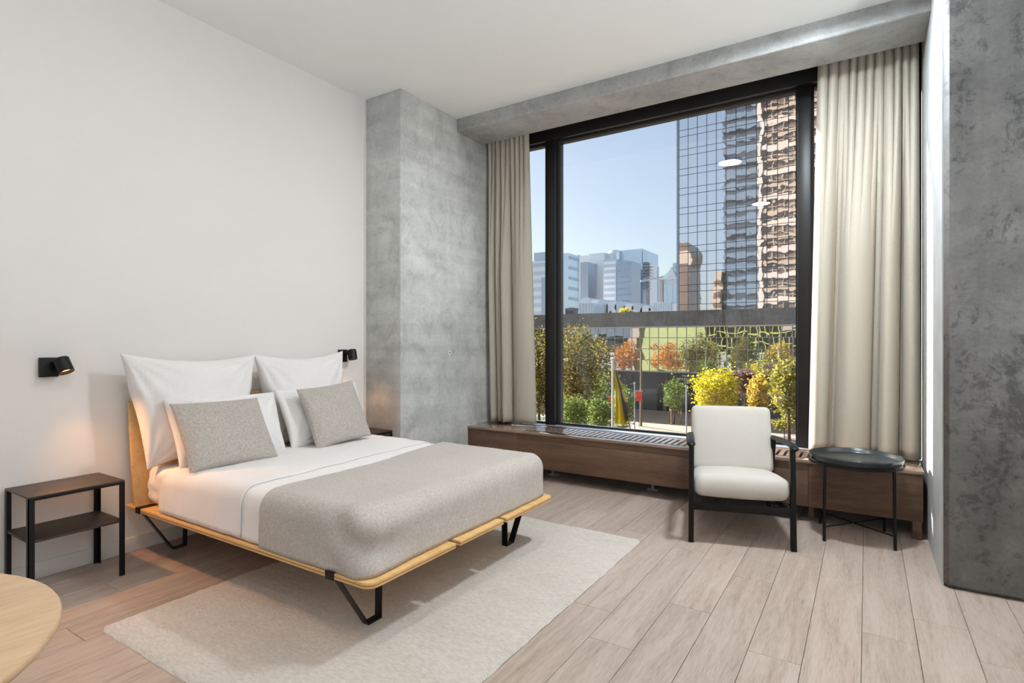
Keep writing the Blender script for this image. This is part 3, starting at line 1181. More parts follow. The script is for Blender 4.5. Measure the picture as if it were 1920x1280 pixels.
for k in range(2):
    a = k * PI / 2
    c = Vector((math.cos(a), math.sin(a), 0)) * (TR - 0.002)
    z = Vector((0, 0, 0.082 + 0.006 * k))
    G().tube([c + z, -c + z], 0.0042, 8).build('cross_bar', M['black_metal'], st, smooth=True)


# ================================================================== curtains
def curtain(name, label, top, bottom, valleys, depths, pleats, amp, ztop, zbot, seed):
    """top/bottom: (x0, x1, y) lines of the track and the hem; valleys: u positions of the creases between the folds at the hem"""
    NU, NV = 320, 48
    vs, fs = [], []
    random.seed(seed)
    ph = [random.uniform(0, 6.28) for _ in range(8)]
    # pinch pleats at the head
    pv = [0.0]
    while pv[-1] < 1:
        pv.append(pv[-1] + random.uniform(0.7, 1.3) / pleats)
    pv = [p_ / pv[-1] for p_ in pv]

    def folds(u, vv, dd):
        for q in range(len(vv) - 1):
            if u <= vv[q + 1] or q == len(vv) - 2:
                w_ = (u - vv[q]) / (vv[q + 1] - vv[q])
                return dd[q % len(dd)] * max(0.0, math.sin(PI * min(1, max(0, w_)))) ** 0.45
        return 0.0
    pd = [random.uniform(0.3, 0.55) for _ in range(40)]
    for j in range(NV + 1):
        tv = j / NV
        z = ztop + (zbot - ztop) * tv
        e = min(1.0, max(0.0, (tv - 0.02) / 0.55))
        e = e * e * (3 - 2 * e)
        for i in range(NU + 1):
            u = i / NU
            uu = min(1, max(0, u + 0.03 * math.sin(tv * 2.6 + ph[1]) * math.sin(PI * u)))
            f = (1 - e) * folds(u, pv, pd) + e * folds(uu, valleys, depths)
            f = f * amp + 0.004 * math.sin(9 * u + 5 * tv + ph[3])
            x0 = top[0] + (bottom[0] - top[0]) * tv
            x1 = top[1] + (bottom[1] - top[1]) * tv
            yl = top[2] + (bottom[2] - top[2]) * tv
            x = x0 + (x1 - x0) * u - 0.30 * e * f * math.sin(PI * u) * 0.8
            vs.append((x, yl - f, z + (0.004 * math.sin(u * 20 + ph[4]) if j == NV else 0)))
    for j in range(NV):
        for i in range(NU):
            a = j * (NU + 1) + i
            fs.append((a, a + 1, a + NU + 2, a + NU + 1))
    me = bpy.data.meshes.new(name)
    cx, cy = (bottom[0] + bottom[1]) / 2, bottom[2]
    me.from_pydata([(p[0] - cx, p[1] - cy, p[2] - zbot) for p in vs], [], fs)
    me.materials.append(M['curtain'])
    for p in me.polygons:
        p.use_smooth = True
    o_ = new_obj(name, me)
    o_.location = (cx, cy, zbot)
    so = o_.modifiers.new('thickness', 'SOLIDIFY')
    so.thickness = 0.0025
    tag(o_, label, 'curtain', 'beige curtains at the window')
    return o_


curtain('curtain', 'beige curtain gathered beside the grey concrete column', (-3.262, -2.800, 4.70), (-3.240, -2.745, 4.755),
        [0.0, 0.16, 0.33, 0.52, 1.0], [0.9, 0.75, 1.0, 0.7], 9, 0.125, 3.42, 0.448, 3)
curtain('curtain', 'wider beige curtain hanging behind the round tray table', (-0.300, 0.300, 4.71), (-0.370, 0.318, 4.785),
        [0.0, 0.22, 0.27, 0.60, 0.67, 0.83, 0.86, 1.0], [0.8, 0.12, 1.0, 0.15, 0.95, 0.1, 0.8], 10, 0.15, 3.42, 0.446, 5)

# ================================================================== OUTSIDE
GZ = -3.75                                   # street level below the room floor
CYAW = math.radians(32.51)
FWD = Vector((-math.sin(CYAW), math.cos(CYAW), 0))
RGT = Vector((math.cos(CYAW), math.sin(CYAW), 0))


def at(px, py, y):
    """world point seen at photo position (px, py) at the depth y in front of the window wall"""
    d = FWD + RGT * ((px - 960) / 1042.7) + Vector((0, 0, 1)) * ((641 - py) / 1042.7)
    t_ = y / d.y
    return Vector((d.x * t_, y, CAM_H + d.z * t_))


M['paving'] = plain('pale_pavement', lin(158, 143, 129), 0.9, var=0.10, scale=0.6)
M['asphalt'] = plain('asphalt', lin(120, 118, 118), 0.9, var=0.10, scale=1.0)
M['kerb'] = plain('kerb_stone', lin(160, 158, 154), 0.8, var=0.05, scale=2)
M['grass'] = plain('grass', lin(84, 94, 46), 0.95, var=0.25, scale=6)
M['pod_concrete'] = concrete('podium_concrete', lin(118, 124, 132), 0.7, 0.7)
M['pod_wall'] = plain('dark_street_wall', lin(88, 92, 102), 0.85, var=0.15, scale=0.7)
M['opening'] = plain('opening_shade', lin(38, 36, 38), 0.9)
M['white_metal'] = plain('white_mullion', lin(200, 204, 210), 0.5, var=0.03)
M['grey_pole'] = plain('galvanised_pole', lin(176, 180, 186), 0.4, metal=0.3)
M['olive_pole'] = plain('olive_post', lin(110, 104, 74), 0.7)
M['red'] = plain('red_banner', lin(226, 58, 44), 0.6)
M['flag'] = fabric('yellow_flag_cloth', lin(206, 190, 44), 0.05, 8, 80, 0.1, trans=0.35)
M['flag_dark'] = fabric('black_flag_stripe', lin(70, 62, 50), 0.05, 8, 80, 0.1, trans=0.1)
M['bark'] = plain('bark', lin(74, 62, 52), 0.95, var=0.2, scale=6)
M['stake'] = plain('tree_stake', lin(150, 122, 92), 0.9)
M['letter'] = plain('white_lettering', lin(240, 243, 246), 0.6)


def mirror_glass(name, col, wav_scale, wav, rough=0.015, metal=0.92):
    t = NT(name)
    v = t.coord((1, 1, 1), rnd=True)
    n1 = t.noise(v, wav_scale, 2, 0.4)
    t.set(col, rough, metal, 0.5)
    b_ = t.bump(n1, 1.0, wav)
    return t.m


M['tower_glass'] = mirror_glass('mirrored_curtain_glass', lin(250, 249, 252), 0.42, 0.010)
M['pod_glass'] = mirror_glass('mirrored_podium_glass', lin(205, 208, 210), 0.5, 0.012)
M['tower_frame'] = plain('dark_tower_mullion', lin(62, 66, 78), 0.5, metal=0.3)
M['tower_edge'] = plain('tower_corner_metal', lin(150, 165, 185), 0.35, metal=0.5)

# ------------------------------------------------------------------ street
o = G().box(-420, 160, 5.06, 700, GZ - 0.5, GZ).build('ground', M['paving'])
tag(o, 'pale sunlit pavement in front of the podium building', None, None, 'structure')
o = G().box(-60, 30, 14.0, 27.2, GZ + 0.005, GZ + 0.02).build('road', M['asphalt'])
tag(o, 'grey asphalt road below the window', None, None, 'structure')
o = G().box(-60, 30, 27.2, 27.5, GZ, GZ + 0.14).build('kerb', M['kerb'], bevel=0.01)
tag(o, 'pale kerb between road and pavement', None, None, 'structure')
o = G().prism([(-15.2 + 3.2 * math.cos(a) * (1 + 0.1 * math.sin(3 * a)), 31.0 + 1.6 * math.sin(a)) for a in [i * PI / 12 for i in range(24)]], GZ, GZ + 0.08).build('lawn_patch', M['grass'])
tag(o, 'small green lawn patch on the pavement beside the red banner', 'lawn')

# ------------------------------------------------------------------ podium building with mirrored band
PYF = 40.0
pod = thing('podium_building', 'low concrete building with a mirrored window band and grey parapet', 'building', (-14, PYF, GZ))


def pbox(name, x0, x1, y0, y1, z0, z1, m, parent=pod):
    return G().box(x0, x1, y0, y1, z0, z1).build(name, M[m], parent, rel=True)


pbox('street_wall', -60, 20, PYF, PYF + 12, GZ, -0.89, 'pod_wall')
for i in range(8):
    x = -22.8 + i * 2.62
    pbox('pilaster', x - 0.14, x + 0.14, PYF - 0.10, PYF + 0.05, GZ, -0.95, 'pod_wall')
pbox('mullion_frame', -60, 20, PYF + 0.05, PYF + 12, -0.89, 2.38, 'white_metal')
pbox('parapet', -60, 20, PYF - 0.35, PYF + 12, 2.38, 3.47, 'pod_concrete')
pbox('parapet_drip', -60, 20, PYF - 0.40, PYF + 0.1, 2.30, 2.38, 'white_metal')
pbox('band_ledge', -60, 20, PYF - 0.15, PYF + 0.1, -0.95, -0.89, 'white_metal')
# shop door and garage openings, flat dark panels with the inner shade put into their colour
for (xa, xb, zt) in ((at(1233, 740, PYF).x, at(1252, 740, PYF).x, -2.05), (at(1289, 740, PYF).x, at(1332, 740, PYF).x, -1.75), (at(1150, 740, PYF).x, at(1166, 740, PYF).x, -1.9)):
    od = pbox('opening', xa, xb, PYF - 0.04, PYF + 0.01, GZ, zt, 'opening')
    gg = G().box(xa - 0.06, xa, PYF - 0.07, PYF, GZ, zt + 0.06).box(xb, xb + 0.06, PYF - 0.07, PYF, GZ, zt + 0.06).box(xa, xb, PYF - 0.07, PYF, zt, zt + 0.06)
    gg.shift((14, -PYF, -GZ)).build('door_frame', M['tower_frame'], od)
pane_w, pane_h = 0.676, 0.8175
pp = G().box(-pane_w / 2 + 0.03, pane_w / 2 - 0.03, -0.02, 0.02, -pane_h / 2 + 0.025, pane_h / 2 - 0.025).build('pane', M['pod_glass'])
pod_pane = pp.data
bpy.data.objects.remove(pp)
random.seed(11)
for i in range(33):
    for j in range(4):
        o = new_obj('pane', pod_pane, pod, (-24.3 + pane_w * (i + 0.5) + 14, 0.035, -0.89 + pane_h * (j + 0.5) - GZ))
        o.rotation_euler = (random.uniform(-1, 1) * 0.004, 0, random.uniform(-1, 1) * 0.006)
# parking sign lettering on the wall above the garage
sgn = thing('parking_sign', 'white lettering of the parking sign above the garage opening', 'sign', (at(1289, 712, PYF).x, PYF - 0.06, -1.50))
for txt, zz, sz in (('PRIVATE', 0.27, 0.19), ('PARKING', 0.02, 0.27), ('PRIV\u00c9', -0.20, 0.18)):
    fc = bpy.data.curves.new('lettering', 'FONT')
    fc.body = txt
    fc.size = sz
    fc.align_x = 'CENTER'
    fc.extrude = 0.01
    fc.materials.append(M['letter'])
    tmp = bpy.data.objects.new('lettering', fc)
    COL.objects.link(tmp)
    lme = bpy.data.meshes.new_from_object(tmp)
    bpy.data.objects.remove(tmp)
    lme.materials.clear()
    lme.materials.append(M['letter'])
    fo = new_obj('lettering', lme, sgn, (0, 0, zz))
    fo.rotation_euler = (PI / 2, 0, 0)
# things on the podium roof
random.seed(3)
M['roof_white'] = plain('white_roof_unit', lin(225, 225, 222), 0.6)
M['roof_dark'] = plain('grey_roof_unit', lin(96, 104, 116), 0.6)
for (px, w_, h_, lab, m_) in ((1148, 0.35, 0.50, 'small white vent box on the podium roof beside the bush', 'roof_white'),
                              (1186, 0.5, 0.42, 'white roof hatch right of the bush on the podium roof', 'roof_white'),
                              (1222, 0.9, 0.28, 'long white vent unit on the podium roof near the tower', 'roof_white'),
                              (1072, 0.9, 0.75, 'dark plant unit on the podium roof beside the left mullion', 'roof_dark')):
    p = at(px, 585, PYF + 4)
    t = thing('roof_unit', lab, 'roof unit', (p.x, PYF + 4, 3.47), group='units on the podium roof')
    G().box(-w_ / 2, w_ / 2, -0.4, 0.4, 0, h_).build('casing', M[m_], t, bevel=0.02)
    G().box(-w_ / 2 + 0.08, w_ / 2 - 0.08, -0.43, -0.39, h_ * 0.25, h_ * 0.7).build('grille', M['tower_frame'], t)

# ------------------------------------------------------------------ mirrored office tower
TY = 95.0
tw = thing('office_tower', 'tall mirrored glass office tower behind the podium', 'building', (-10, TY, GZ))
TX0 = at(1273.2, 500, TY).x
TPW = 1.523
G().box(TX0 - 0.05, TX0 + 60, TY + 0.10, TY + 40, GZ, 75).build('core', M['tower_frame'], tw, rel=True)
G().box(TX0 - 0.42, TX0 - 0.05, TY + 0.0, TY + 40, GZ, 75).build('corner_fin', M['tower_edge'], tw, rel=True)
Z0 = 37.1
FH, SH = 3.28, 1.10
meshes = {}
for nm, h_ in (('big', FH - SH), ('small', SH)):
    pp = G().box(-TPW / 2 + 0.05, TPW / 2 - 0.05, -0.04, 0.04, -h_ / 2 + 0.045, h_ / 2 - 0.045).build('pane', M['tower_glass'])
    meshes[nm] = pp.data
    bpy.data.objects.remove(pp)
NCOL = 13
for i in range(NCOL):
    for k in range(-10, 2):
        zt = Z0 + FH * k
        for nm, za, zb in (('small', zt - SH, zt), ('big', zt, zt + FH - SH)):
            if zb < 4.5 or za > 43.5:
                continue
            o = new_obj('pane', meshes[nm], tw, (TX0 + TPW * (i + 0.5) + 10, 0.05, (za + zb) / 2 - GZ))
            o.rotation_euler = (random.uniform(-1, 1) * 0.0012, 0, random.uniform(-1, 1) * 0.0012)
pp = G()
for i in range(NCOL, 38):
    for k in range(-10, 12):
        zt = Z0 + FH * k
        for h_, zm in ((SH, zt - SH / 2), (FH - SH, zt + (FH - SH) / 2)):
            xm = TX0 + TPW * (i + 0.5)
            pp.box(xm - TPW / 2 + 0.05, xm + TPW / 2 - 0.05, TY + 0.01, TY + 0.09, zm - h_ / 2 + 0.045, zm + h_ / 2 - 0.045)
for i in range(0, NCOL):
    for k in range(2, 12):
        zt = Z0 + FH * k
        for h_, zm in ((SH, zt - SH / 2), (FH - SH, zt + (FH - SH) / 2)):
            xm = TX0 + TPW * (i + 0.5)
            pp.box(xm - TPW / 2 + 0.05, xm + TPW / 2 - 0.05, TY + 0.01, TY + 0.09, zm - h_ / 2 + 0.045, zm + h_ / 2 - 0.045)
o = pp.build('pane_rest', M['tower_glass'], tw, rel=True)
o['kind'] = 'stuff'

# ------------------------------------------------------------------ buildings on our side of the street, seen mirrored in the glass
M['beige_band'] = plain('beige_precast_band', lin(142, 126, 110), 0.85, var=0.08, scale=0.3)
M['light_band'] = plain('light_precast_band', lin(160, 150, 141), 0.85, var=0.05, scale=0.3)
M['brown_glass'] = plain('brown_strip_glazing', lin(86, 72, 62), 0.3, var=0.2, scale=0.3)
M['shade_band'] = plain('shade_blue_panel', lin(78, 93, 108), 0.4, var=0.10, scale=0.2)  # dark blue grey stands for a facade in shade, put into the colour
M['shade_dark'] = plain('shade_blue_glazing', lin(44, 52, 62), 0.3, var=0.2, scale=0.2)
M['pale_green'] = plain('pale_green_cladding', lin(158, 166, 112), 0.7, var=0.08, scale=0.5)
M['olive_fin'] = plain('yellow_green_fin', lin(170, 170, 96), 0.7)
M['dark_olive'] = plain('dark_olive_wall', lin(70, 70, 48), 0.8, var=0.2, scale=0.4)

bt = thing('banded_tower', 'beige banded tower mirrored at the right edge of the glass tower', 'building', (-10, 0, GZ))
G().box(-27.6, 24, -4.3, 4.7, 3.80, 98).build('glazing_core', M['brown_glass'], bt, rel=True)
G().box(-27.6, -4.0, -4.3, 4.7, GZ, 3.80).build('lower_core', M['dark_olive'], bt, rel=True)
z = 5.2
i = 0
while z < 96:
    m_ = 'light_band' if i % 2 == 0 else 'beige_band'
    h_ = 1.55 if i % 2 == 0 else 1.0
    G().box(-27.9, 24, -4.6, 5.3, z, z + h_).build('spandrel_band', M[m_], bt, rel=True)
    G().box(-27.7, 24, -4.4, 4.95, z + h_ + 0.85, z + h_ + 1.10).build('window_rail', M['beige_band'], bt, rel=True)
    z += 3.9
    i += 1
for x in range(-27, 22, 3):
    G().box(x - 0.12, x + 0.12, 4.6, 5.0, 3.9, 97).build('pier', M['beige_band'], bt, rel=True)
G().box(-28.0, -26.9, 4.0, 5.5, GZ, 97).build('corner_pier', M['light_band'], bt, rel=True)
lf = G().box(-27.0, -17.5, 4.7, 5.2, -3.0, 3.7).build('green_cladding', M['pale_green'], bt, rel=True)
for i in range(18):
    x = -17.2 + i * 0.72
    G().box(x - 0.05, x + 0.05, 4.7, 5.1, -3.0, 3.7).build('fin', M['olive_fin' if x < -8.5 else 'beige_band'], bt, rel=True)
for zz in (3.4, 2.3, 0.8, -0.6, -2.0):
    G().box(-17.3, -4.2, 4.7, 5.15, zz, zz + 0.14).build('cross_rail', M['olive_fin'], bt, rel=True)
G().box(-8.4, -4.0, 4.7, 5.3, 2.6, 3.6).build('canopy', M['light_band'], bt, rel=True)

bb = thing('shaded_tower', 'tower coloured blue grey for shade, mirrored in the middle of the glass tower', 'building', (-33, -12, GZ))
G().box(-38.6, -28.3, -30, 2.0, GZ, 96).build('core', M['shade_dark'], bb, rel=True)
z = 2.0
i = 0
while z < 94:
    G().box(-38.9, -28.2, -30.2, 2.3 if i % 3 else 2.7, z, z + (1.7 if i % 2 else 2.3)).build('panel_band', M['shade_band'], bb, rel=True)
    z += 3.7
    i += 1
br = thing('brown_stair_tower', 'slim brown tower mirrored at the left edge of the glass tower', 'building', (-51, -5, GZ))
G().box(-53.2, -49.6, -12, 3.0, GZ, 34).build('shaft', M['brown_glass'], br, rel=True)
G().box(-53.4, -49.4, -12.2, 3.2, 27, 31.5).build('top_band', M['beige_band'], br, rel=True)
cb = thing('cream_block', 'cream block mirrored low beside the shaded blue grey tower', 'building', (-40.5, -5, GZ))
G().box(-42.0, -39.2, -14, 3.0, GZ, 24).build('wall', M['beige_band'], cb, rel=True)
for k in range(6):
    G().box(-41.7, -39.5, 2.9, 3.1, 1 + k * 3.7, 2.6 + k * 3.7).build('window', M['brown_glass'], cb, rel=True)
o = G().box(-60, 30, 4.4, 5.05, GZ, -0.31).build('wall_base', M['concrete_beam'])
tag(o, 'concrete base wall below the window down to the street', None, None, 'structure')


# ------------------------------------------------------------------ skyline
def hazed_mat(name, col, metal=0.45, rough=0.35):  # pale facade tints carry the distance haze in the base colour
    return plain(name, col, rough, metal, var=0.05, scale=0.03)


M['f_pale'] = hazed_mat('hazed_pale_facade', lin(226, 234, 242))
M['f_white'] = hazed_mat('hazed_white_facade', lin(236, 241, 246))
M['f_grey'] = hazed_mat('hazed_grey_facade', lin(196, 209, 224))
M['f_dark'] = hazed_mat('hazed_slate_facade', lin(168, 186, 206))
M['f_glass'] = hazed_mat('hazed_glass_facade', lin(214, 230, 244), 0.8, 0.15)
M['f_band'] = hazed_mat('hazed_blue_glazing', lin(160, 184, 208), 0.7, 0.2)
M['f_pink'] = hazed_mat('hazed_brick_facade', lin(205, 190, 186), 0.1, 0.7)
M['f_green'] = hazed_mat('hazed_green_roof', lin(160, 190, 188), 0.2, 0.6)


def far_box(t, name, px0, px1, ytop, y, depth, m_, ybot=600):
    a, b_ = at(px0, ytop, y), at(px1, ytop, y)
    o_ = G().box(a.x, b_.x, y, y + depth, GZ, a.z).build(name, M[m_], t, rel=True)
    return a.x, b_.x, a.z


def bands(t, name, x0, x1, y, ztop, n, dz, hh, m_, zmin=6):
    for k in range(n):
        z1 = ztop - dz * (k + 0.35)
        if z1 - hh < zmin:
            break
        G().box(x0, x1, y - 0.25, y + 0.2, z1 - hh, z1).build(name, M[m_], t, rel=True)


# A: stepped old tower in the narrow pane
p = at(1012, 480, 230)
t = thing('stepped_tower', 'stepped stone tower seen through the narrow left pane', 'building', (p.x, 230, GZ))
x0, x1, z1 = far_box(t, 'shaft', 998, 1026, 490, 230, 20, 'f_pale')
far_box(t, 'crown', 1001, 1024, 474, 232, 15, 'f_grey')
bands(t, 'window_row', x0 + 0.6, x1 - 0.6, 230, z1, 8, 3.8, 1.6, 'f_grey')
far_box(t, 'side_block', 1015, 1030, 520, 226, 10, 'f_dark')
# B: banded glass block
p = at(1072, 480, 210)
t = thing('banded_glass_block', 'light blue banded glass block right of the left mullion', 'building', (p.x, 210, GZ))
x0, x1, z1 = far_box(t, 'wall', 1046, 1066, 476, 210, 10, 'f_glass')
for k in range(7):
    zz = z1 - 1.2 - k * 4.3
    if zz > 6:
        G().box(x1 - 0.2, x1 + 0.3, 210.3, 219.8, zz - 1.3, zz).build('glass_band', M['f_band'], t, rel=True)
G().box(x1 - 0.3, x1 + 0.5, 219.4, 220.4, GZ, z1 + 0.5).build('corner_post', M['f_white'], t, rel=True)
# C: complex
p = at(1120, 480, 300)
t = thing('pale_slab_tower', 'wide pale slab tower with a rounded roof in the skyline', 'building', (p.x, 300, GZ))
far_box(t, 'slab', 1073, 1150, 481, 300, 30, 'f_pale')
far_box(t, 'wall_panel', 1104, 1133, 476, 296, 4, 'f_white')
xa, xb = at(1137, 470, 302).x, at(1158, 470, 302).x
zc_ = at(1147, 468, 302).z
G().lathe([((xb - xa) / 2, 0), ((xb - xa) / 2, zc_ - GZ - 1), ((xb - xa) / 2 - 1, zc_ - GZ)], 32, ((xa + xb) / 2, 306, GZ)).build('round_tower', M['f_pale'], t, smooth=True, rel=True)
G().box(at(1111, 495, 295.8).x, at(1120, 495, 295.8).x, 295.4, 296, at(1111, 499, 296).z, at(1111, 494, 296).z).build('roof_sign', M['f_grey'], t, rel=True)
p = at(1095, 492, 285)
t = thing('slate_office_block', 'slim slate blue block in front of the pale slab tower', 'building', (p.x, 285, GZ))
x0, x1, z1 = far_box(t, 'wall', 1088, 1103, 492, 285, 10, 'f_dark')
for k in range(4):
    xx = x0 + (x1 - x0) * (k + 0.5) / 4
    G().box(xx - 0.15, xx + 0.15, 284.8, 285.1, GZ, z1 - 0.5).build('fin', M['f_grey'], t, rel=True)
p = at(1143, 487, 280)
t = thing('striped_office_block', 'grey blue office block striped with white floor bands', 'building', (p.x, 280, GZ))
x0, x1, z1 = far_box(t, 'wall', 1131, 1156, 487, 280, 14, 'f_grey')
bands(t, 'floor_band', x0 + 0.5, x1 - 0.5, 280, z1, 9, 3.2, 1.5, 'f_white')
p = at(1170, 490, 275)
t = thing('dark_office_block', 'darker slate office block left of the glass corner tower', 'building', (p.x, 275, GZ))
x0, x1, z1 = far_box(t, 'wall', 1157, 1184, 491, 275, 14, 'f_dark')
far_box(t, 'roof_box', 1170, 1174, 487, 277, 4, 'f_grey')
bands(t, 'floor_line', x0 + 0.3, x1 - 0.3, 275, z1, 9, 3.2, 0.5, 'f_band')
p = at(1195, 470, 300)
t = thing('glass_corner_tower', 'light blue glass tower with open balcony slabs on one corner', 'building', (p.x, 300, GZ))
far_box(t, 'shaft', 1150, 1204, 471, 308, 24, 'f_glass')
far_box(t, 'front_bay', 1184, 1205, 468, 300, 8, 'f_glass')
a, b_ = at(1204, 471, 300), at(1215, 491, 300)
G().box(a.x, b_.x, 300, 318, b_.z, a.z).build('top_bay', M['f_glass'], t, rel=True)
G().box(a.x, b_.x, 303, 318, GZ, b_.z).build('recessed_bay', M['f_white'], t, rel=True)
for k in range(9):
    zz = b_.z - 0.4 - k * 1.75
    G().box(a.x - 0.2, b_.x + (1.3 if k in (1, 2, 3, 4) else 0.2), 299.5, 306, zz - 0.35, zz).build('balcony_slab', M['f_dark'], t, rel=True)
# crane
p = at(1234, 500, 240)
t = thing('tower_crane', 'thin tower crane with a long jib beside the mansard building', 'crane', (p.x, 240, GZ))
G().box(p.x - 0.28, p.x + 0.28, 239.7, 240.3, GZ, p.z).build('mast', M['f_dark'], t, rel=True)
a, b_ = at(1201, 527, 236), at(1245, 519, 243)
G().tube([a, at(1234, 521, 240), b_], 0.45, 6).build('jib', M['f_grey'], t, rel=True)
G().tube([at(1201, 526, 236), p - Vector((0, 0, 2.5))], 0.09, 5).build('tie_rod', M['f_grey'], t, rel=True)
G().box(b_.x - 1.2, b_.x + 0.4, b_.y - 0.6, b_.y + 0.6, b_.z - 1.0, b_.z + 0.5).build('counterweight', M['f_dark'], t, rel=True)
# mansard building
p = at(1255, 520, 190)
t = thing('mansard_building', 'building with a green mansard roof left of the glass tower', 'building', (p.x, 190, GZ))
x0, x1, z1 = far_box(t, 'wall', 1240, 1285, 521, 190, 16, 'f_pale')
far_box(t, 'brick_bay', 1236, 1242, 524, 189, 8, 'f_pink')
for k in range(4):
    xx = x0 + 1.4 + k * 1.9
    G().box(xx - 0.45, xx + 0.45, 189.8, 190.1, 4, z1 - 2.2).build('glass_bay', M['f_glass'], t, rel=True)
G().box(x0 - 0.6, x1, 189.3, 190.3, z1 - 0.8, z1).build('cornice', M['f_white'], t, rel=True)
zr, zr2 = z1, at(1260, 498, 190).z
xr = at(1255, 498, 190).x
G().add([(x0, 190, zr), (x1 + 4, 190, zr), (x1 + 4, 205, zr), (x0, 205, zr), (xr, 194, zr2), (x1 + 4, 194, zr2), (x1 + 4, 201, zr2), (xr, 201, zr2)],
        [(0, 1, 5, 4), (1, 2, 6, 5), (2, 3, 7, 6), (3, 0, 4, 7), (4, 5, 6, 7), (0, 3, 2, 1)]).build('mansard_roof', M['f_green'], t, rel=True)
G().box(xr, x1 + 4, 194, 201, zr2, at(1260, 490, 190).z).build('attic', M['f_grey'], t, rel=True)
gx = at(1259, 520, 190).x
G().add([(gx - 1.7, 189.6, zr), (gx + 1.7, 189.6, zr), (gx, 189.6, zr + 3.6), (gx - 1.7, 192, zr), (gx + 1.7, 192, zr), (gx, 192, zr + 3.6)],
        [(0, 1, 2), (5, 4, 3), (0, 3, 4, 1), (1, 4, 5, 2), (2, 5, 3, 0)]).build('gable', M['f_white'], t, rel=True)
# low glazed vaults
p = at(1150, 560, 170)
t = thing('vaulted_glass_hall', 'row of pale glass vaults low in the skyline', 'building', (p.x, 170, GZ))
for k in range(9):
    xa = at(1098 + k * 16, 575, 170).x
    zt = at(1098 + k * 16, 557 + k * 1.8 + (3 if k % 2 else 0), 170).z
    rr = 1.75
    prof = [(xa + rr * math.cos(a), zt - rr + rr * math.sin(a)) for a in [PI * i / 10 for i in range(11)]]
    gg = G()
    vs = [(q[0], 170, q[1]) for q in prof] + [(q[0], 186, q[1]) for q in prof]
    n_ = len(prof)
    gg.add(vs, [(i, i + 1, n_ + i + 1, n_ + i) for i in range(n_ - 1)] + [tuple(range(n_)), tuple(range(2 * n_ - 1, n_ - 1, -1))])
    gg.box(xa - rr, xa + rr, 170, 186, GZ, zt - rr)
    gg.build('vault', M['f_pale' if k % 2 else 'f_grey'], t, smooth=True, rel=True)
p = at(1098, 575, 160)
t = thing('low_grey_block', 'low grey block with dark vertical strips behind the podium roof', 'building', (p.x, 160, GZ))
x0, x1, z1 = far_box(t, 'wall', 1085, 1112, 568, 160, 8, 'f_grey')
for k in range(5):
    xx = x0 + (x1 - x0) * (k + 0.5) / 5
    G().box(xx - 0.2, xx + 0.2, 159.8, 160.1, GZ, z1 - 0.2).build('strip', M['f_dark'], t, rel=True)
p = at(1240, 570, 150)
t = thing('louvred_plant_room', 'dark louvred plant room low beside the glass tower', 'building', (p.x, 150, GZ))
x0, x1, z1 = far_box(t, 'wall', 1222, 1258, 567, 150, 8, 'f_band')
for k in range(11):
    xx = x0 + (x1 - x0) * (k + 0.5) / 11
    G().box(xx - 0.09, xx + 0.09, 149.7, 150.1, GZ, z1).build('louvre', M['f_white'], t, rel=True)
far_box(t, 'side_wall', 1258, 1272, 569, 151, 8, 'f_white')


# ------------------------------------------------------------------ trees
def leaf_mat(name, a, b_, c):
    a, b_, c = [tuple(x * 0.72 for x in q[:3]) + (1,) for q in (a, b_, c)]
    t = NT(name)
    v = t.coord((1, 1, 1))
    f = t.noise(v, 1.7, 3, 0.6)
    wn = t.n('TexWhiteNoise', noise_dimensions='3D')
    sn = t.n('VectorMath', operation='SNAP')
    sn.inputs[1].default_value = (0.12, 0.12, 0.12)
    t.l(v, sn.inputs[0])
    t.l(sn.outputs[0], wn.inputs['Vector'])
    ad = t.n('Math', operation='MULTIPLY_ADD')
    t.l(wn.outputs['Value'], ad.inputs[0])
    ad.inputs[1].default_value = 0.5
    sb = t.n('Math', operation='MULTIPLY')
    t.l(f, sb.inputs[0])
    sb.inputs[1].default_value = 0.55
    t.l(sb.outputs[0], ad.inputs[2])
    col_ = t.ramp(ad.outputs[0], [(0.15, a), (0.5, b_), (0.85, c)])
    t.set(col_, 0.6, spec=0.2)
    tr = t.n('BsdfTranslucent')
    t.l(col_, tr.inputs['Color'])
    mx = t.n('MixShader')
    mx.inputs[0].default_value = 0.45
    t.l(t.b.outputs[0], mx.inputs[1])
    t.l(tr.outputs[0], mx.inputs[2])
    t.l(mx.outputs[0], t.out.inputs['Surface'])
    return t.m


LM = {
    'green': leaf_mat('green_leaves', lin(70, 92, 40), lin(116, 140, 62), lin(170, 180, 90)),
    'mixed': leaf_mat('turning_leaves', lin(66, 78, 34), lin(112, 114, 50), lin(196, 158, 62)),
    'yellow': leaf_mat('bright_yellow_leaves', lin(170, 170, 40), lin(226, 216, 40), lin(248, 226, 80)),
    'gold': leaf_mat('golden_leaves', lin(176, 160, 60), lin(226, 196, 70), lin(240, 214, 120)),
    'orange': leaf_mat('orange_leaves', lin(190, 110, 30), lin(232, 150, 40), lin(248, 182, 70)),
    'purple': leaf_mat('purple_leaves', lin(92, 66, 66), lin(134, 102, 98), lin(172, 138, 130)),
    'olive': leaf_mat('olive_leaves', lin(110, 116, 44), lin(168, 164, 62), lin(214, 196, 90)),
}


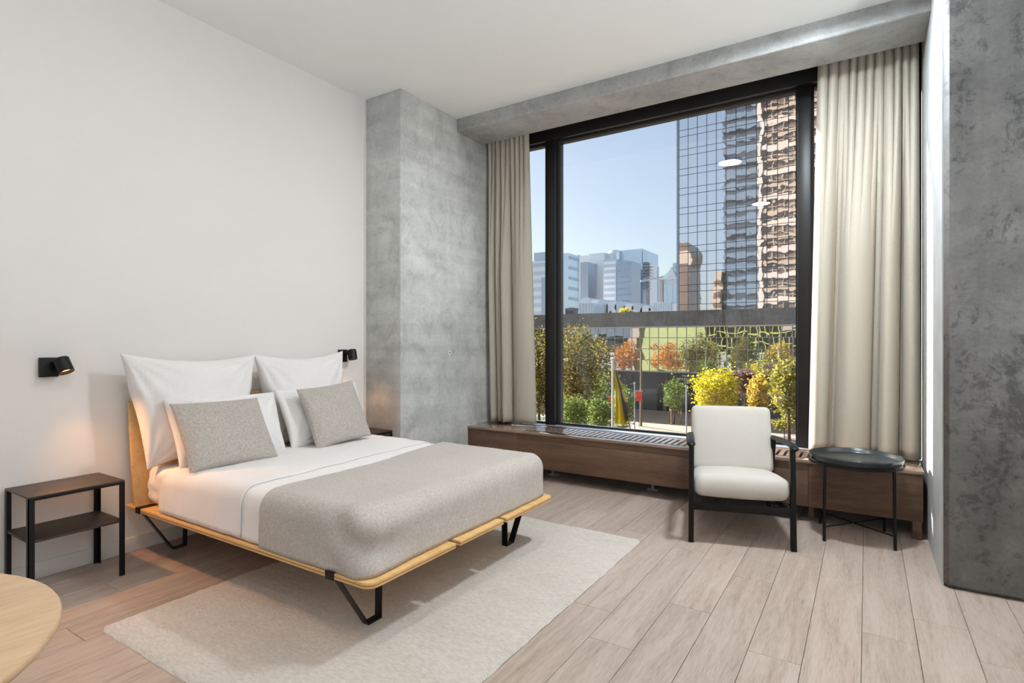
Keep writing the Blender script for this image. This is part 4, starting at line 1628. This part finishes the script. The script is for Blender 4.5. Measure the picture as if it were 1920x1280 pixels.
def tree(label, base, crown, size, mat, n, leaf=0.10, seed=1, branches=9, trunk_r=0.06, name='street_tree', group='trees along the street', clump=0.35):
    """base: ground point; crown: centre of the crown; size: half axes"""
    random.seed(seed)
    base, crown = Vector(base), Vector(crown)
    t_ = thing(name, label, 'tree', tuple(base), group=group)
    sx, sy, sz = size
    gg = G()
    low = crown - Vector((0, 0, sz * 0.8)) - base
    c = crown - base
    gg.tube([(0, 0, 0), low * 0.5 + Vector((0.04, 0, 0)), low, c, c + Vector((0, 0, sz * 0.6))], [trunk_r * 1.2, trunk_r, trunk_r * 0.85, trunk_r * 0.5, trunk_r * 0.15], 8)
    ends = []
    for k in range(branches):
        a = 2 * PI * (k * 0.618 % 1.0)
        h_ = -0.75 + 1.5 * (k + 0.5) / branches
        r_ = math.sqrt(max(0.05, 1 - h_ * h_)) * random.uniform(0.7, 0.95)
        e = c + Vector((sx * r_ * math.cos(a), sy * r_ * math.sin(a), sz * h_))
        s_ = low + (c - low) * max(0.0, (h_ + 0.4) / 1.4)
        mid = s_ + (e - s_) * 0.5 + Vector((0, 0, 0.08 * sz))
        gg.tube([s_, mid, e], [trunk_r * 0.4, trunk_r * 0.25, trunk_r * 0.08], 5)
        ends += [mid, e, s_ + (e - s_) * 0.75]
    gg.build('trunk', M['bark'], t_, smooth=True)
    vs, fs = [], []
    for k in range(n):
        if random.random() < 0.7:
            q = random.choice(ends)
            d = Vector((random.gauss(0, 1) * sx, random.gauss(0, 1) * sy, random.gauss(0, 1) * sz)) * clump * 0.6
            q = q + d
        else:
            while True:
                d = Vector((random.uniform(-1, 1), random.uniform(-1, 1), random.uniform(-1, 1)))
                if 0.25 < d.length < 1:
                    break
            q = c + Vector((d.x * sx, d.y * sy, d.z * sz))
        u = Vector((random.gauss(0, 1), random.gauss(0, 1), random.gauss(0, 0.6))).normalized()
        w_ = u.cross(Vector((random.gauss(0, 1), random.gauss(0, 1), random.gauss(0, 1)))).normalized()
        l_ = leaf * random.uniform(0.6, 1.3)
        i0 = len(vs)
        vs += [q - u * l_, q + w_ * l_ * 0.5, q + u * l_, q - w_ * l_ * 0.5]
        fs.append((i0, i0 + 1, i0 + 2, i0 + 3))
    me = bpy.data.meshes.new('foliage')
    me.from_pydata([tuple(v) for v in vs], [], fs)
    me.materials.append(LM[mat])
    fo = new_obj('foliage', me, t_)
    fo['kind'] = 'stuff'
    return t_


def tree_at(label, px, ytop, ybot, width_px, y, mat, n, **kw):
    c = at(px, (ytop + ybot) / 2, y)
    k = y / (FWD + RGT * ((px - 960) / 1042.7)).y / 1042.7
    sx = width_px * k / 2
    sz = (ybot - ytop) * k / 2
    return tree(label, (c.x, y, GZ), c, (sx, sx, sz), mat, n, **kw)


tree_at('leafy green and yellow tree just right of the left mullion', 1078, 606, 770, 96, 21, 'mixed', 5200, leaf=0.075, seed=1, branches=16, trunk_r=0.09)
tree_at('green tree with yellow tips seen through the narrow left pane', 1010, 612, 780, 70, 24, 'mixed', 3600, leaf=0.085, seed=2, branches=12, trunk_r=0.08)
tree_at('dense green shrub tree low behind the flag pole', 1098, 690, 800, 96, 27, 'green', 4200, leaf=0.085, seed=3, branches=12, trunk_r=0.06)
tree_at('yellowing tree with open branches left of the flag pole', 1122, 628, 735, 54, 30, 'mixed', 1900, leaf=0.085, seed=4, branches=12, trunk_r=0.06)
tree_at('dark green bush at the foot of the yellow flag', 1168, 715, 800, 42, 24, 'green', 1300, leaf=0.07, seed=14, branches=8, trunk_r=0.04)
tree_at('low dark green shrub at the window foot beside the left mullion', 1076, 738, 806, 60, 17, 'green', 2200, leaf=0.05, seed=31, branches=10, trunk_r=0.03, name='street_shrub')
tree_at('low dark green shrub left of the flag pole foot', 1124, 745, 806, 48, 19, 'green', 1700, leaf=0.055, seed=32, branches=10, trunk_r=0.03, name='street_shrub')
sap = tree_at('slim green sapling tied to wooden stakes on the pavement', 1264, 708, 766, 40, 33.9, 'green', 1500, leaf=0.075, seed=5, branches=12, trunk_r=0.035)
for k in range(3):
    a = 2 * PI * k / 3 + 0.4
    G().tube([(0.42 * math.cos(a), 0.42 * math.sin(a), 0), (0.42 * math.cos(a), 0.42 * math.sin(a), 0.92)], 0.03, 7).build('stake', M['stake'], sap, smooth=True)
    a2 = 2 * PI * (k + 1) / 3 + 0.4
    G().tube([(0.42 * math.cos(a), 0.42 * math.sin(a), 0.86), (0.42 * math.cos(a2), 0.42 * math.sin(a2), 0.86)], 0.018, 6).build('stake_rail', M['stake'], sap, smooth=True)
tree_at('bright yellow tree standing behind the armchair', 1343, 690, 772, 82, 32, 'yellow', 3600, leaf=0.10, seed=6, branches=14, trunk_r=0.06)
tree_at('purple leaved tree between the two yellow trees', 1396, 690, 738, 48, 34, 'purple', 1700, leaf=0.095, seed=7, branches=12, trunk_r=0.05)
tree_at('slim golden tree right of the purple tree', 1422, 698, 778, 40, 30, 'gold', 1900, leaf=0.085, seed=8, branches=12, trunk_r=0.05)
tree_at('olive green tree with drooping twigs beside the right mullion', 1478, 668, 775, 66, 19, 'olive', 3400, leaf=0.065, seed=9, branches=14, trunk_r=0.05)
tree_at('low yellow green plant in the planter near the right mullion', 1470, 782, 806, 36, 26, 'olive', 420, leaf=0.07, seed=10, branches=6, trunk_r=0.02, name='planter_shrub')
p = at(1171, 583, PYF + 1.5)
tree('small bright green bush growing on the podium parapet', (p.x, PYF + 1.5, 3.47), (p.x, PYF + 1.5, 3.72), (0.42, 0.4, 0.22), 'yellow', 500, leaf=0.06, seed=11, branches=6, trunk_r=0.015, name='roof_bush')
# trees on our own side of the street: out of direct view, seen mirrored in the podium glass
for (x, y, mat_, sd, r_, lab) in ((-27.0, 9.5, 'orange', 21, 1.9, 'orange autumn tree mirrored left in the podium glass'),
                                  (-21.6, 9.0, 'orange', 22, 2.1, 'orange autumn tree mirrored in the middle of the podium glass'),
                                  (-31.5, 10.5, 'green', 23, 2.2, 'green tree mirrored at the left end of the podium glass'),
                                  (-16.4, 9.5, 'olive', 24, 1.6, 'olive tree mirrored right of the orange trees'),
                                  (-12.0, 9.0, 'green', 25, 1.7, 'dark green tree mirrored behind the yellow tree'),
                                  (-8.6, 8.6, 'gold', 26, 1.3, 'golden tree mirrored at the right end of the podium glass')):
    tree(lab, (x, y, GZ), (x, y, -0.6), (r_, r_, 1.9), mat_, 2600, leaf=0.14, seed=sd, branches=12, trunk_r=0.08)

# ------------------------------------------------------------------ flag, poles, banners
p = at(1149, 675, 18)
t = thing('flag_pole', 'white flag pole carrying the drooping yellow flag', 'flag pole', (p.x, 18, GZ))
G().tube([(0, 0, 0), (0, 0, p.z - GZ)], [0.05, 0.04], 12).build('pole', M['white_metal'], t, smooth=True)
G().lathe([(0.01, 0), (0.075, 0.02), (0.075, 0.05), (0.01, 0.09)], 16, (0, 0, p.z - GZ)).build('finial', M['white_metal'], t, smooth=True)


def flag(name, label, pts_a, pts_b, mat, yb):
    """cloth hung between two edges that run down from the hoist, with folds"""
    N, K = 26, 14
    vs, fs = [], []
    for i in range(N + 1):
        v = i / N
        a = Vector(pts_a[0]) + (Vector(pts_a[1]) - Vector(pts_a[0])) * v
        b2 = Vector(pts_b[0]) + (Vector(pts_b[1]) - Vector(pts_b[0])) * v
        for k in range(K + 1):
            u = k / K
            q = a + (b2 - a) * u
            q.y += 0.07 * math.sin(u * 11 + v * 3) * (0.3 + v)
            vs.append(tuple(q))
    for i in range(N):
        for k in range(K):
            a = i * (K + 1) + k
            fs.append((a, a + 1, a + K + 2, a + K + 1))
    me = bpy.data.meshes.new(name)
    me.from_pydata(vs, [], fs)
    for f_ in me.polygons:
        f_.use_smooth = True
    me.materials.append(mat)
    return me


hoist = at(1152, 694, 18.0)
me = flag('yellow_flag', '', (at(1151.5, 692, 18), at(1153, 793, 18)), (at(1154, 693, 18), at(1175, 797, 18)), M['flag'], 18)
fo = new_obj('yellow_flag', me)
tag(fo, 'yellow flag drooping from the white flag pole', 'flag')
so = fo.modifiers.new('thickness', 'SOLIDIFY')
so.thickness = 0.006
me = flag('dark_stripe', '', (at(1154, 693, 18.02), at(1175, 797, 18.02)), (at(1155.5, 695, 18.05), at(1179, 770, 18.05)), M['flag_dark'], 18)
new_obj('dark_stripe', me, fo).modifiers.new('thickness', 'SOLIDIFY').thickness = 0.006
me = flag('yellow_edge', '', (at(1155, 695, 18.05), at(1173, 752, 18.05)), (at(1156, 696, 18.1), at(1176, 754, 18.1)), M['flag'], 18)
new_obj('yellow_edge', me, fo).modifiers.new('thickness', 'SOLIDIFY').thickness = 0.006

for (px, ytop, y, r_, lab, m_) in ((1190, 719, 28, 0.035, 'thin grey street pole left of the red banner', 'grey_pole'),
                                   (1287, 725, 24, 0.032, 'thin grey street pole beside the staked sapling', 'grey_pole'),
                                   (1397, 733, 35, 0.05, 'grey street pole under the purple tree', 'grey_pole')):
    p = at(px, ytop, y)
    t = thing('street_pole', lab, 'pole', (p.x, y, GZ), group='thin street poles')
    G().tube([(0, 0, 0), (0, 0, p.z - GZ)], [r_, r_ * 0.8], 10).build('shaft', M[m_], t, smooth=True)
    G().lathe([(r_ * 1.8, -0.02), (r_ * 1.8, 0.05), (r_ * 0.6, 0.08)], 12, (0, 0, p.z - GZ)).build('cap', M[m_], t, smooth=True)
p = at(1202, 655, 32)
t = thing('lamp_post', 'tall olive lamp post rising above the red banner', 'lamp post', (p.x, 32, GZ))
G().tube([(0, 0, 0), (0, 0, p.z - GZ)], [0.075, 0.05], 10).build('shaft', M['olive_pole'], t, smooth=True)
G().tube([(0, 0, p.z - GZ - 0.05), (-0.25, 0, p.z - GZ)], 0.02, 6).build('lamp_arm', M['grey_pole'], t, smooth=True)
G().box(-0.42, -0.16, -0.05, 0.05, p.z - GZ - 0.02, p.z - GZ + 0.04).build('lamp_head', M['white_metal'], t, bevel=0.01)
for (px0, px1, y0_, y1_, y, lab) in ((1192.5, 1203.5, 733, 752, 31.6, 'red banner hanging on the olive lamp post'),
                                     (1139.5, 1147, 744, 763, 30, 'red banner half hidden behind the flag pole')):
    a, b_ = at(px0, y0_, y), at(px1, y1_, y)
    xm = (a.x + b_.x) / 2
    t = thing('red_banner', lab, 'banner', (xm, y, GZ), group='red banners')
    G().box(a.x - xm, b_.x - xm, -0.02, 0.02, b_.z - GZ, a.z - GZ).build('panel', M['red'], t, bevel=0.008)
    G().tube([(0, 0.05, 0), (0, 0.05, a.z - GZ)], 0.022, 8).build('post', M['tower_frame'], t, smooth=True)
    G().box(a.x - xm - 0.02, b_.x - xm + 0.02, -0.03, 0.06, a.z - GZ, a.z - GZ + 0.03).build('top_bar', M['grey_pole'], t)
p = at(1474, 806, 26)
t = thing('street_planter', 'dark square street planter with a pale post near the right mullion', 'planter', (p.x + 0.1, 26, GZ))
G().box(-0.22, 0.22, -0.22, 0.22, 0, 0.48).build('pot', M['roof_dark'], t, bevel=0.02)
G().tube([(-0.36, 0, 0), (-0.36, 0, 0.62)], 0.05, 10).build('bollard', M['kerb'], t, smooth=True)
